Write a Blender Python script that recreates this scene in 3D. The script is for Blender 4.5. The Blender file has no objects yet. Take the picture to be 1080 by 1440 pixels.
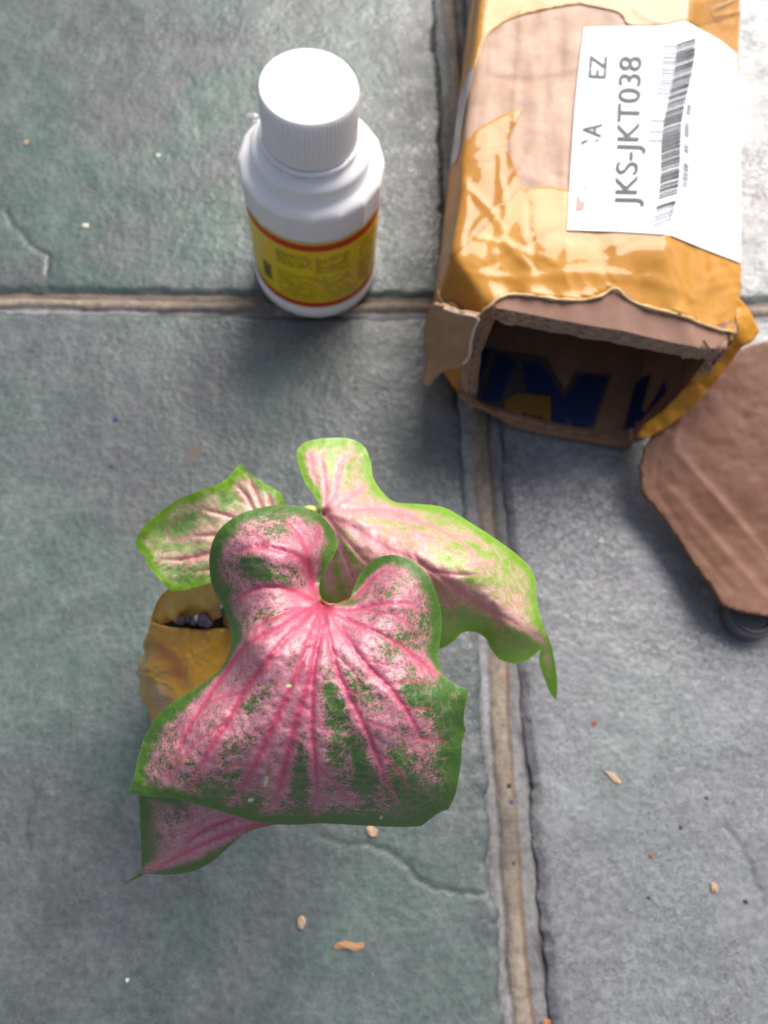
import bpy, math, random
import numpy as np
from mathutils import Vector, Matrix
from mathutils.geometry import delaunay_2d_cdt

random.seed(4)
RNG = np.random.default_rng(7)
S = bpy.context.scene
col = S.collection

# ------------------------------------------------------------------ camera, sky, sun, exposure
F = 1040.0            # focal length in photograph pixels (photograph is 1080 x 1440)
H = 0.28              # camera height above the floor, metres
R = np.array([[0.99760546, -0.00797032, 0.068701],
              [-0.02820874, -0.95384929, 0.29895785],
              [0.06314761, -0.30017995, -0.95179009]])   # rows: world x, y, z in (right, down, forward)
cam_d = bpy.data.cameras.new('camera')
cam = bpy.data.objects.new('camera', cam_d); col.objects.link(cam); S.camera = cam
M = Matrix.Identity(4)
for i in range(3):
    M[i][0] = R[i][0]; M[i][1] = -R[i][1]; M[i][2] = -R[i][2]
M[2][3] = H
cam.matrix_world = M
cam_d.sensor_fit = 'VERTICAL'; cam_d.sensor_height = 36.0; cam_d.lens = 36.0 * F / 1440
cam_d.clip_start = 0.005; cam_d.clip_end = 500
cam_d.dof.use_dof = True; cam_d.dof.focus_distance = 0.152; cam_d.dof.aperture_fstop = 17.0

SUN_EL, SUN_AZ = math.radians(42), math.radians(30)     # azimuth measured from +Y towards +X
w = bpy.data.worlds.new('World'); S.world = w; w.use_nodes = True
nt = w.node_tree; nt.nodes.clear()
sky = nt.nodes.new('ShaderNodeTexSky'); sky.sky_type = 'NISHITA'; sky.sun_disc = False
sky.sun_elevation = SUN_EL; sky.sun_rotation = SUN_AZ; sky.dust_density = 4.0; sky.air_density = 1.0
bg = nt.nodes.new('ShaderNodeBackground'); bg.inputs[1].default_value = 0.085
wo = nt.nodes.new('ShaderNodeOutputWorld')
hs = nt.nodes.new('ShaderNodeHueSaturation'); hs.inputs['Saturation'].default_value = 0.68      # a hazy, nearly white sky
nt.links.new(sky.outputs[0], hs.inputs['Color']); nt.links.new(hs.outputs[0], bg.inputs[0]); nt.links.new(bg.outputs[0], wo.inputs[0])
sl = bpy.data.lights.new('sun', 'SUN'); sl.energy = 2.75; sl.angle = math.radians(42); sl.color = (1.0, 0.96, 0.91)
so = bpy.data.objects.new('sun', sl); col.objects.link(so)
sd = Vector((math.sin(SUN_AZ) * math.cos(SUN_EL), math.cos(SUN_AZ) * math.cos(SUN_EL), math.sin(SUN_EL)))
so.rotation_euler = sd.to_track_quat('Z', 'Y').to_euler()
so.location = sd * 3
S.view_settings.view_transform = 'Standard'; S.view_settings.look = 'None'
S.view_settings.exposure = 0.85; S.view_settings.gamma = 1.0

# ------------------------------------------------------------------ numeric helpers
def at(px, py, z=0.0):
    """world point seen at photograph pixel (px, py) at height z (arrays allowed)"""
    px = np.asarray(px, float); py = np.asarray(py, float); z = np.asarray(z, float) + 0 * px
    d = np.stack([px - 540, py - 720, F + 0 * px], -1) @ R.T
    t = (z - H) / d[..., 2]
    p = d * t[..., None]; p[..., 2] += H
    return p
def proj(P):
    P = np.array(P, float); P[..., 2] -= H
    v = P @ R
    return np.stack([540 + F * v[..., 0] / v[..., 2], 720 + F * v[..., 1] / v[..., 2]], -1)
def _h(ix, iy, iz):
    n = (ix * 374761393 + iy * 668265263 + iz * 2147483647 + 1013904223) & 0xffffffff
    n = ((n ^ (n >> 13)) * 1274126177) & 0xffffffff
    n = ((n ^ (n >> 16)) * 2246822519) & 0xffffffff
    return ((n >> 8) & 0xffff) / 32767.5 - 1.0
def noise(x, y, z=0.0):
    x = np.asarray(x, float); y = np.asarray(y, float) + 0 * x; z = np.asarray(z, float) + 0 * x
    xi = np.floor(x).astype(np.int64); yi = np.floor(y).astype(np.int64); zi = np.floor(z).astype(np.int64)
    f = [x - xi, y - yi, z - zi]; f = [a * a * (3 - 2 * a) for a in f]
    r = 0
    for a in (0, 1):
        for b in (0, 1):
            for c in (0, 1):
                wgt = (f[0] if a else 1 - f[0]) * (f[1] if b else 1 - f[1]) * (f[2] if c else 1 - f[2])
                r = r + wgt * _h(xi + a, yi + b, zi + c)
    return r
def fbm(x, y, z=0.0, o=4, g=0.5):
    r = 0; a = 1.0; s = 0.0; x = np.asarray(x, float); y = np.asarray(y, float); z = np.asarray(z, float)
    for k in range(o):
        r = r + a * noise(x * 2 ** k + 17.3 * k, y * 2 ** k - 9.1 * k, z * 2 ** k); s += a; a *= g
    return r / s
def ridged(x, y, z=0.0, o=3):
    r = 0; a = 1.0; s = 0
    for k in range(o):
        r = r + a * (1 - np.abs(noise(np.asarray(x) * 2 ** k + 5.7 * k, np.asarray(y) * 2 ** k, z + k)) * 2.2); s += a; a *= 0.5
    return r / s
def ss(a, b, x):
    t = np.clip((np.asarray(x, float) - a) / (b - a), 0, 1); return t * t * (3 - 2 * t)
def seg_dist(P, line, reach=None):
    """distance of points P (n,2) to a polyline and the fraction along it"""
    L = np.asarray(line, float)
    if reach is not None:
        k = ((P >= L.min(0) - reach) & (P <= L.max(0) + reach)).all(1); d = np.full(len(P), 1e3); fr = np.zeros(len(P))
        if k.any(): d[k], fr[k] = seg_dist(P[k], L)
        return d, fr
    best = np.full(len(P), 1e9); frac = np.zeros(len(P))
    ln = np.r_[0, np.cumsum(np.hypot(*(np.diff(L, axis=0).T)))]
    for i in range(len(L) - 1):
        a, b = L[i], L[i + 1]; ab = b - a
        t = np.clip(((P - a) @ ab) / (ab @ ab + 1e-12), 0, 1)
        d = np.hypot(*((P - a - t[:, None] * ab).T))
        m = d < best; best[m] = d[m]; frac[m] = ((ln[i] + t * (ln[i + 1] - ln[i])) / ln[-1])[m]
    return best, frac
def inside(P, poly):
    poly = np.asarray(poly, float); c = np.zeros(len(P), bool); n = len(poly)
    for i in range(n):
        a, b = poly[i], poly[(i + 1) % n]
        k = ((a[1] > P[:, 1]) != (b[1] > P[:, 1]))
        xx = (b[0] - a[0]) * (P[:, 1] - a[1]) / (b[1] - a[1] + 1e-12) + a[0]
        c ^= k & (P[:, 0] < xx)
    return c
def smooth_poly(pts, step, closed=True, corners=()):
    """Catmull-Rom through pts, resampled at about `step`; indices in corners stay sharp"""
    P = np.asarray(pts, float); n = len(P); out = []
    rng = range(n if closed else n - 1)
    for i in rng:
        p1 = P[i]; p2 = P[(i + 1) % n]
        p0 = P[(i - 1) % n] if (closed or i > 0) else p1
        p3 = P[(i + 2) % n] if (closed or i < n - 2) else p2
        if i in corners: p0 = p1 - (p2 - p1)
        if (i + 1) % n in corners: p3 = p2 + (p2 - p1)
        k = max(1, int(round(np.hypot(*(p2 - p1)[:2]) / step)))
        for j in range(k):
            t = j / k
            out.append(0.5 * ((2 * p1) + (-p0 + p2) * t + (2 * p0 - 5 * p1 + 4 * p2 - p3) * t * t + (-p0 + 3 * p1 - 3 * p2 + p3) * t ** 3))
    if not closed: out.append(P[-1])
    return np.array(out)
class TPS:
    """thin-plate interpolation of heights given at scattered points"""
    def __init__(s, ctrl, lam=0.0):
        C = np.asarray(ctrl, float); s.p = C[:, :2] / 100.0; n = len(C)
        K = s.k(s.p, s.p) + lam * np.eye(n)
        Pm = np.c_[np.ones(n), s.p]; A = np.zeros((n + 3, n + 3)); A[:n, :n] = K; A[:n, n:] = Pm; A[n:, :n] = Pm.T
        s.w = np.linalg.solve(A, np.r_[C[:, 2], 0, 0, 0])
    def k(s, a, b):
        r2 = ((a[:, None] - b[None]) ** 2).sum(-1); return 0.5 * r2 * np.log(r2 + 1e-9)
    def __call__(s, P):
        p = np.asarray(P, float) / 100.0
        return s.k(p, s.p) @ s.w[:-3] + s.w[-3] + p @ s.w[-2:]

# ------------------------------------------------------------------ object helpers
def tag(o, label=None, cat=None, group=None, kind=None):
    if label: o['label'] = label
    if cat: o['category'] = cat
    if group: o['group'] = group
    if kind: o['kind'] = kind
    return o
def link(name, me, mat, parent=None):
    o = bpy.data.objects.new(name, me); col.objects.link(o)
    if mat is not None and me is not None and not me.materials: me.materials.append(mat)
    if parent is not None: o.parent = parent
    return o
def empty(name, loc=(0, 0, 0)):
    o = bpy.data.objects.new(name, None); col.objects.link(o); o.empty_display_size = 0.02; o.location = loc; return o
def mesh(name, V, Fc, smooth=True, attrs=None):
    me = bpy.data.meshes.new(name); V = np.ascontiguousarray(V, dtype=np.float32)
    if isinstance(Fc, np.ndarray):
        n, k = Fc.shape; flat = Fc.ravel().astype(np.int32); st = np.arange(0, n * k, k, dtype=np.int32)
    else:
        ln = np.fromiter((len(f) for f in Fc), np.int32, len(Fc)); n = len(Fc)
        flat = np.fromiter((i for f in Fc for i in f), np.int32, int(ln.sum())); st = np.r_[0, np.cumsum(ln)[:-1]].astype(np.int32)
    me.vertices.add(len(V)); me.vertices.foreach_set('co', V.ravel())
    me.loops.add(len(flat)); me.loops.foreach_set('vertex_index', flat)
    me.polygons.add(n); me.polygons.foreach_set('loop_start', st)
    me.polygons.foreach_set('use_smooth', np.full(n, bool(smooth)))
    me.update(calc_edges=True); me.validate()
    for k, a in (attrs or {}).items():
        a = np.asarray(a, float)
        if a.ndim == 1:
            at_ = me.attributes.new(k, 'FLOAT', 'POINT'); at_.data.foreach_set('value', a)
        else:
            at_ = me.attributes.new(k, 'FLOAT_COLOR', 'POINT')
            at_.data.foreach_set('color', np.c_[a, np.ones(len(a))].ravel())
    me.update(); return me
def part(name, V, Fc, mat, parent, smooth=True, attrs=None, solid=0.0, off=-1.0):
    """a part whose vertices are given in world space; its parent stands at its own base"""
    V = np.asarray(V, float)
    if parent is not None:
        pw = np.zeros(3); q = parent
        while q is not None: pw += np.array(q.location); q = q.parent
        V = V - pw
    o = link(name, mesh(name, V, Fc, smooth, attrs), mat, parent)
    if solid:
        m = o.modifiers.new('thickness', 'SOLIDIFY'); m.thickness = solid; m.offset = off; m.use_rim = True
    return o
def grid_faces(nu, nv, wrap_u=False, flip=False):
    i = np.arange(nu if wrap_u else nu - 1)[:, None]; j = np.arange(nv - 1)[None]
    a = i * nv + j; b = ((i + 1) % nu) * nv + j
    f = np.stack([a, b, b + 1, a + 1], -1).reshape(-1, 4)
    return f[:, ::-1] if flip else f
def cdt(outline, step, holes=(), jitter=0.0, extra=None, bound_step=None):
    """triangulate a polygon (with holes), grid points inside; returns 2D verts and faces"""
    O = np.asarray(outline, float)
    x0, y0 = O.min(0); x1, y1 = O.max(0)
    gx, gy = np.meshgrid(np.arange(x0, x1, step), np.arange(y0, y1, step * 0.87), indexing='ij')
    gx = gx + (np.arange(gx.shape[1]) % 2)[None] * step * 0.5
    G = np.c_[gx.ravel(), gy.ravel()]
    G = G[inside(G, O)]
    for h in holes: G = G[~inside(G, h)]
    loops = [O] + [np.asarray(h, float) for h in holes]
    for L in loops:
        d, _ = seg_dist(G, np.vstack([L, L[:1]])); G = G[d > step * 0.45]
    V = []; E = []
    for L in loops:
        b = len(V); n = len(L); V += L.tolist(); E += [(b + i, b + (i + 1) % n) for i in range(n)]
    V += G.tolist()
    r = delaunay_2d_cdt([Vector(v) for v in V], E, [], 0, 1e-7)
    vo = np.array([tuple(v) for v in r[0]]); fo = np.array([f[:3] for f in r[2]])
    c = vo[fo].mean(1); k = inside(c, O)
    for h in holes: k &= ~inside(c, h)
    fo = fo[k]
    a = vo[fo]; area = (a[:, 1, 0] - a[:, 0, 0]) * (a[:, 2, 1] - a[:, 0, 1]) - (a[:, 2, 0] - a[:, 0, 0]) * (a[:, 1, 1] - a[:, 0, 1])
    fo[area < 0] = fo[area < 0][:, ::-1]
    return vo, fo
def tube(pts, rad, n=10, step=None):
    P = np.asarray(pts, float); rad = np.broadcast_to(np.asarray(rad, float), (len(P),))
    T = np.gradient(P, axis=0); T /= np.linalg.norm(T, axis=1)[:, None] + 1e-12
    up = np.array([0, 0, 1.0]) if abs(T[0][2]) < 0.9 else np.array([1.0, 0, 0])
    V = []
    for p, t, r in zip(P, T, rad):
        a = np.cross(up, t); a /= np.linalg.norm(a); b = np.cross(t, a); up = b
        for k in range(n):
            th = 2 * math.pi * k / n; V.append(p + r * (math.cos(th) * a + math.sin(th) * b))
    Fc = []
    for i in range(len(P) - 1):
        for k in range(n):
            Fc.append((i * n + k, i * n + (k + 1) % n, (i + 1) * n + (k + 1) % n, (i + 1) * n + k))
    Fc.append(tuple(range(n))[::-1]); Fc.append(tuple(range((len(P) - 1) * n, len(P) * n)))
    return V, Fc
def lathe(c, prof, n=96, rfun=None):
    V = []
    for k in range(n):
        th = 2 * math.pi * k / n
        for j, (r, z) in enumerate(prof):
            rr = r * (rfun(th, z, j) if rfun else 1.0)
            V.append((c[0] + rr * math.cos(th), c[1] + rr * math.sin(th), z))
    return V, grid_faces(n, len(prof), True).tolist()

# ------------------------------------------------------------------ material helpers
class Mat:
    def __init__(s, name):
        s.m = bpy.data.materials.new(name); s.m.use_nodes = True; s.t = s.m.node_tree; s.t.nodes.clear()
        s.out = s.t.nodes.new('ShaderNodeOutputMaterial'); s.b = s.t.nodes.new('ShaderNodeBsdfPrincipled')
        s.t.links.new(s.b.outputs[0], s.out.inputs[0]); s.co = s.t.nodes.new('ShaderNodeTexCoord').outputs['Object']
    def put(s, inp, v):
        if isinstance(v, bpy.types.NodeSocket): s.t.links.new(v, inp)
        elif v is not None:
            if hasattr(inp.default_value, '__len__') and not hasattr(v, '__len__'): v = (v, v, v, 1)[:len(inp.default_value)]
            if hasattr(v, '__len__') and len(v) == 3 and len(inp.default_value) == 4: v = (*v, 1)
            inp.default_value = v
    def set(s, **k):
        for a, v in k.items(): s.put(s.b.inputs[a.replace('_', ' ')], v)
        return s
    def noise(s, scale, detail=4, rough=0.55, dist=0.0, co=None):
        n = s.t.nodes.new('ShaderNodeTexNoise'); s.put(n.inputs['Vector'], co or s.co)
        n.inputs['Scale'].default_value = scale; n.inputs['Detail'].default_value = detail
        n.inputs['Roughness'].default_value = rough; n.inputs['Distortion'].default_value = dist
        return n.outputs[0]
    def voro(s, scale, feat='F1', out=0, co=None):
        n = s.t.nodes.new('ShaderNodeTexVoronoi'); n.feature = feat; n.inputs['Scale'].default_value = scale
        s.put(n.inputs['Vector'], co or s.co); return n.outputs[out]
    def warp(s, scale, amt):
        n = s.t.nodes.new('ShaderNodeTexNoise'); n.inputs['Scale'].default_value = scale; n.inputs['Detail'].default_value = 3; s.put(n.inputs['Vector'], s.co)
        v = s.t.nodes.new('ShaderNodeVectorMath'); v.operation = 'MULTIPLY_ADD'; s.put(v.inputs[0], n.outputs[1]); v.inputs[1].default_value = (amt,) * 3; s.put(v.inputs[2], s.co); return v.outputs[0]
    def ramp(s, v, lo, hi, a=0.0, b=1.0):
        n = s.t.nodes.new('ShaderNodeMapRange'); n.interpolation_type = 'SMOOTHSTEP'
        for i, x in enumerate((v, lo, hi, a, b)): s.put(n.inputs[i], x)
        return n.outputs[0]
    def math(s, op, a, b=0.0, c=0.0, clamp=False):
        n = s.t.nodes.new('ShaderNodeMath'); n.operation = op; n.use_clamp = clamp
        s.put(n.inputs[0], a); s.put(n.inputs[1], b); s.put(n.inputs[2], c); return n.outputs[0]
    def mix(s, f, a, b, mode='MIX'):
        n = s.t.nodes.new('ShaderNodeMix'); n.data_type = 'RGBA'; n.blend_type = mode
        s.put(n.inputs[0], f); s.put(n.inputs[6], a); s.put(n.inputs[7], b); return n.outputs[2]
    def attr(s, name, colr=False):
        n = s.t.nodes.new('ShaderNodeAttribute'); n.attribute_name = name; return n.outputs['Color' if colr else 'Fac']
    def scale(s, sc, co=None):
        n = s.t.nodes.new('ShaderNodeMapping'); s.put(n.inputs[0], co or s.co); n.inputs['Scale'].default_value = sc
        return n.outputs[0]
    def bump(s, h, dist, strength=1.0):
        n = s.t.nodes.new('ShaderNodeBump'); n.inputs['Strength'].default_value = strength
        n.inputs['Distance'].default_value = dist; s.put(n.inputs['Height'], h)
        s.t.links.new(n.outputs[0], s.b.inputs['Normal']); s.bn = n.outputs[0]; return s
    def translucent(s, color, fac):
        tr = s.t.nodes.new('ShaderNodeBsdfTranslucent'); s.put(tr.inputs[0], color)
        mx = s.t.nodes.new('ShaderNodeMixShader'); mx.inputs[0].default_value = fac
        s.t.links.new(s.b.outputs[0], mx.inputs[1]); s.t.links.new(tr.outputs[0], mx.inputs[2])
        s.t.links.new(mx.outputs[0], s.out.inputs[0]); return s
def plain(name, c, rough=0.5, **k):
    m = Mat(name); n = m.noise(180, 3)
    m.set(Base_Color=m.mix(m.ramp(n, 0.3, 0.7), tuple(x * 0.88 for x in c), c), Roughness=rough, **k); return m.m

# tile
def tile_mat():
    m = Mat('slate_tile')
    big = m.noise(14, 4, 0.6, 0.6); mid = m.noise(70, 5, 0.65); fine = m.noise(420, 4, 0.7); sp = m.noise(1300, 2, 0.6)
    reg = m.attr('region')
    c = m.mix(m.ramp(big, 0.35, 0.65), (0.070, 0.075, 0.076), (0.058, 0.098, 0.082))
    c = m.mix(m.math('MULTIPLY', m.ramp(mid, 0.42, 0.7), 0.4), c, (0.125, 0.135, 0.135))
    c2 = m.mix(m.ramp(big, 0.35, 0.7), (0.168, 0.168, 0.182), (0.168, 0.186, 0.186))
    c = m.mix(reg, c, c2)  # paler right tiles: part tile tone, part the floor's light gradient put into colour
    cell = m.voro(340, co=m.warp(160, 0.003)); cell2 = m.voro(130, co=m.warp(70, 0.006))
    grain = m.math('MULTIPLY_ADD', fine, 0.8, 0.55)
    grain = m.math('MULTIPLY', grain, m.math('MULTIPLY_ADD', sp, 0.35, 0.83))
    lin = m.ramp(m.math('ABSOLUTE', m.math('SUBTRACT', m.noise(260, 4, 0.62, 0.25), 0.5)), 0.0, 0.040, 0.62, 1.0)
    lin = m.math('MAXIMUM', lin, m.ramp(m.noise(22, 3, 0.6), 0.42, 0.62, 1.0, 0.0))
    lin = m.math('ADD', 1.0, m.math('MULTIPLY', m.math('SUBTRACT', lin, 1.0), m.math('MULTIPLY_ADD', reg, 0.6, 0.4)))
    lin2 = m.ramp(m.math('ABSOLUTE', m.math('SUBTRACT', m.noise(480, 3, 0.6, 0.1), 0.5)), 0.0, 0.05, 0.76, 1.0)
    grain = m.math('MULTIPLY', grain, m.math('MULTIPLY', lin, lin2))
    grain = m.math('MULTIPLY', grain, m.math('MULTIPLY_ADD', cell, 0.35, 0.98))
    grain = m.math('MULTIPLY', grain, m.ramp(m.noise(38, 5, 0.7, 0.8), 0.3, 0.7, 0.82, 1.12))
    g = m.t.nodes.new('ShaderNodeCombineColor')
    for i in range(3): m.put(g.inputs[i], grain)
    c = m.mix(1.0, c, g.outputs[0], 'MULTIPLY')
    c = m.mix(m.math('MULTIPLY', m.attr('dirt'), 0.75), c, (0.022, 0.020, 0.022))
    c = m.mix(m.math('MULTIPLY', m.attr('pale'), 0.4), c, (0.24, 0.26, 0.26))
    sf = m.ramp(m.noise(28, 3, 0.6), 0.66, 0.72)
    c = m.mix(m.math('MULTIPLY', sf, 0.25), c, (0.045, 0.048, 0.05))
    m.set(Base_Color=c, Roughness=m.math('ADD', m.ramp(mid, 0.3, 0.7, 0.26, 0.42), m.ramp(m.noise(9, 2), 0.35, 0.65, 0.0, 0.1)), Specular_IOR_Level=0.75)
    h = m.math('ADD', m.math('MULTIPLY', mid, 1.2), m.math('ADD', m.math('MULTIPLY', fine, 0.35), m.math('MULTIPLY', cell, 0.45)))
    h = m.math('ADD', h, m.math('MULTIPLY', cell2, 0.4)); h = m.math('ADD', h, m.math('MULTIPLY', m.math('ADD', lin, m.math('MULTIPLY', lin2, 0.4)), 0.7)); m.bump(h, 0.0008, 0.48); return m.m
def grout_mat():
    m = Mat('grout'); n = m.noise(300, 4, 0.65); c = m.attr('tone', True)
    g = m.mix(m.ramp(n, 0.25, 0.75), (0.62, 0.6, 0.6), (1.15, 1.15, 1.15))
    c = m.mix(1.0, c, g, 'MULTIPLY')
    d = m.ramp(m.voro(230), 0.10, 0.05)
    c = m.mix(m.math('MULTIPLY', d, m.ramp(m.noise(90, 1), 0.5, 0.6)), c, (0.05, 0.035, 0.03))
    m.set(Base_Color=c, Roughness=0.7); m.bump(n, 0.0006, 0.7); return m.m
MT, MG = tile_mat(), grout_mat()

# ------------------------------------------------------------------ the floor: grout bed, tiles
JX, JY = 0.0615, 0.1822            # the joint crossing seen left of the box
TS = 0.318
floor = link('floor', mesh('floor', [(-3, -3, -0.0038), (3, -3, -0.0038), (3, 3, -0.0038), (-3, 3, -0.0038)], [(0, 1, 2, 3)], False,
             {'tone': np.full((4, 3), 0.2)}), MG)
tag(floor, 'grey green slate look tile floor with sandy grout joints', 'floor', kind='structure')
cr_px = [([(8, 285), (14, 316), (30, 328), (46, 343), (66, 357), (64, 378), (62, 402)], 1.0, 1),
         ([(428, 1168), (455, 1180), (480, 1186), (520, 1189), (548, 1198), (566, 1212), (590, 1236), (625, 1251), (660, 1256), (700, 1257)], 1.0, 1),
         ([(1015, 1155), (1040, 1185), (1056, 1216), (1068, 1245), (1085, 1290)], 0.8, 1),
         ([(38, 1060), (44, 1120), (36, 1170), (42, 1215)], 0.5, 1), ([(66, 1262), (58, 1300)], 0.5, 1),
         ([(855, 1205), (872, 1235), (886, 1256)], 0.4, 1),
         ([(215, 672), (190, 674), (166, 688), (160, 715), (163, 760), (166, 800), (156, 845), (138, 890), (90, 905), (30, 918)], 0.45, -1),
         ([(225, 108), (245, 140), (268, 178), (284, 216), (312, 236), (332, 262)], 0.6, -1),
         ([(0, 55), (45, 62), (75, 40), (95, 15)], 0.5, -1),
         ([(686, 1334), (700, 1345), (712, 1354)], 0.8, -1)]
cracks = []
for pl, s_, k_ in cr_px:
    pts = smooth_poly(pl, 6, False); pts = pts + np.c_[fbm(pts[:, 1] / 14, 3.1 + 0 * pts[:, 0], o=2), fbm(pts[:, 0] / 14, 7.7 + 0 * pts[:, 1], o=2)] * 3.5
    cracks.append((at(pts[:, 0], pts[:, 1])[:, :2], s_, k_))
def edge_wob(t, seed, amp):
    return amp * (fbm(np.asarray(t) * 60 + seed, seed * 1.7, o=3) + 0.5 * fbm(np.asarray(t) * 240 + seed, seed, o=2))
def tile_surface(x, y):
    z = 0.0009 * fbm(x * 16, y * 16, 1.3, 3) + 0.00022 * (ridged(x * 50, y * 50, 2.2, 3) - 0.4) + 0.00005 * fbm(x * 140, y * 140, 5.0, 2)
    return z - 0.0006
def make_tile(x0, x1, y0, y1, step, region, fancy, seed):
    m0 = [0.0075, 0.0075, 0.0055, 0.0065]
    nx = max(3, int((x1 - x0) / step)); ny = max(3, int((y1 - y0) / step))
    u, v = np.meshgrid(np.linspace(0, 1, nx + 1), np.linspace(0, 1, ny + 1), indexing='ij')
    yy0 = y0 + (y1 - y0) * v; xx0 = x0 + (x1 - x0) * u
    xl = x0 + edge_wob(yy0, seed + 1, 0.0027) ; xr = x1 + edge_wob(yy0, seed + 2, 0.0030)
    yb = y0 + edge_wob(xx0, seed + 3, 0.0012); yt = y1 + edge_wob(xx0, seed + 4, 0.0012)
    x = xl + (xr - xl) * u; y = yb + (yt - yb) * v
    P = np.c_[x.ravel(), y.ravel()]
    z = tile_surface(P[:, 0], P[:, 1])
    dirt = np.zeros(len(P)); pale = np.zeros(len(P))
    ex = np.minimum((x - xl), (xr - x)); ey = np.minimum((y - yb), (yt - y)); e = np.minimum(ex, ey).ravel()
    z -= 0.0016 * (1 - ss(0, 0.004, e + 0.0008 * fbm(P[:, 0] * 200, P[:, 1] * 200, o=2)))
    dirt += 0.55 * (1 - ss(0.0, 0.0022, e)) + 0.22 * (1 - ss(0.002, 0.012, e + 0.004 * fbm(P[:, 0] * 60, P[:, 1] * 60)))
    if fancy:
        for pl, s_, k_ in cracks:
            d, f = seg_dist(P, pl, 0.005); f = ss(0, 0.12, f) * ss(0, 0.12, 1 - f) * s_
            if k_ > 0:
                g = np.exp(-(d / 0.00075) ** 2) * f
                z -= 0.00045 * g; z -= 0.00025 * np.exp(-(d / 0.006)) * f; dirt += 0.9 * g * (0.75 + 0.4 * fbm(P[:, 0] * 400, P[:, 1] * 400, o=2))
            else:
                g = np.exp(-(d / 0.0014) ** 2) * f * (0.6 + 0.5 * fbm(P[:, 0] * 300, P[:, 1] * 300)); pale += g; z += 0.0002 * g
    V = np.c_[P, z]
    Fq = grid_faces(nx + 1, ny + 1)
    idx = np.arange((nx + 1) * (ny + 1)).reshape(nx + 1, ny + 1)
    ring = np.r_[idx[:, 0], idx[-1, 1:], idx[-2::-1, -1], idx[0, -2:0:-1]]
    low = V[ring].copy(); low[:, 2] = -0.0078; b = len(V); V = np.vstack([V, low]); n = len(ring)
    side = [(int(ring[i]), b + i, b + (i + 1) % n, int(ring[(i + 1) % n])) for i in range(n)]
    dirt = np.r_[dirt, np.ones(n)]; pale = np.r_[pale, np.zeros(n)]
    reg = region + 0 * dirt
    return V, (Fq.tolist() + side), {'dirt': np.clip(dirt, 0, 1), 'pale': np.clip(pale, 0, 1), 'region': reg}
gL, gR, gB, gT = 0.0066, 0.0084, 0.0036, 0.0044      # half joints left/right/below/above of the bead
first_far = None
for i in range(-4, 4):
    for j in range(-4, 4):
        xa = JX + (i) * TS + gR; xb = JX + (i + 1) * TS - gL
        ya = JY + (j) * TS + gT; yb = JY + (j + 1) * TS - gB
        near = i in (-1, 0) and j in (-1, 0)
        if near:
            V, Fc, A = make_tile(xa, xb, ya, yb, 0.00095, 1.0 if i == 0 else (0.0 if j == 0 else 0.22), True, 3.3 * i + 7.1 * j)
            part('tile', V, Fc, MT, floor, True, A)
        else:
            if first_far is None:
                V, Fc, A = make_tile(xa, xb, ya, yb, 0.012, 0.5, False, 2.0)
                V = np.array(V); V[:, 0] -= xa; V[:, 1] -= ya
                first_far = link('tile', mesh('tile', V, Fc, True, A), MT, floor); first_far.location = (xa, ya, 0)
            else:
                o = first_far.copy(); col.objects.link(o); o.location = (xa, ya, 0)
def joint(along, c, a0, a1, step=0.0012):
    n = int((a1 - a0) / step); t = np.linspace(a0, a1, n)
    q = np.array([-0.0135, -0.011, -0.009, -0.0075, -0.006, -0.0048, -0.0042, -0.0036, -0.0028, -0.0018, -0.0008, 0.0002, 0.0012, 0.002, 0.0027, 0.0031, 0.0035, 0.0042, 0.0055, 0.007, 0.0085, 0.0095, 0.0105, 0.0125, 0.015])
    if along == 'x': q = q * 0.72
    T, Q = np.meshgrid(t, q, indexing='ij')
    wob = 0.0011 * fbm(T * 45, 9.0 + 0 * T, o=4)
    k = 0.72 if along == 'x' else 1.0
    bead = np.clip(1 - ((Q - wob) / (0.0034 * k * (1 + 0.25 * fbm(T * 70, 4.0 + 0 * T, o=3)))) ** 2, 0, 1) ** 0.45
    z = -0.0017 + 0.0017 * bead + 0.00025 * fbm(T * 160, Q * 300, 3.0, 3)
    z = z - 0.0012 * ss(0.0070 * k, 0.0095 * k, np.abs(Q))
    tan = np.array((0.25, 0.205, 0.16)); gry = np.array((0.185, 0.183, 0.186)); drk = np.array((0.05, 0.04, 0.038)); brn = np.array((0.13, 0.085, 0.055))
    bm = ss(0.0, 0.35, bead)[..., None]
    gl = (1 + 0.35 * (Q < 0))[..., None]
    cl = gry * gl * (1 - bm) + tan * bm
    br = (ss(0.0014 * k, 0.0031 * k, Q - wob) * (1 - ss(0.0036 * k, 0.0046 * k, Q - wob)))[..., None]  # shadow edge of the bead, painted brown along its right side
    if along == 'x':
        br = (ss(0.0012 * k, 0.0030 * k, Q - wob))[..., None]
    cl = cl * (1 - br * 0.85) + brn * br * 0.85
    dk = ss(0.0074 * k, 0.0085 * k, Q + 0.0022 * fbm(T * 60, 2.0, o=3))[..., None] if along == 'y' else 0 * br
    cl = cl * (1 - dk) + drk * dk
    cl = cl * (1 + 0.35 * fbm(T * 55, Q * 260, 5.0, 3))[..., None]
    st = ss(0.0, 0.5, fbm(T * 30, Q * 120, 8.0, 3))[..., None] * 0.6
    cl = cl * (1 - st) + np.array((0.10, 0.082, 0.075)) * st
    if along == 'y': P = np.stack([c + Q - 0.0008 * 0, T, z], -1); fl = True
    else: P = np.stack([T, c + Q, z], -1); fl = False
    return P.reshape(-1, 3), grid_faces(n, len(q), False, fl), {'tone': cl.reshape(-1, 3)}
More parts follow.
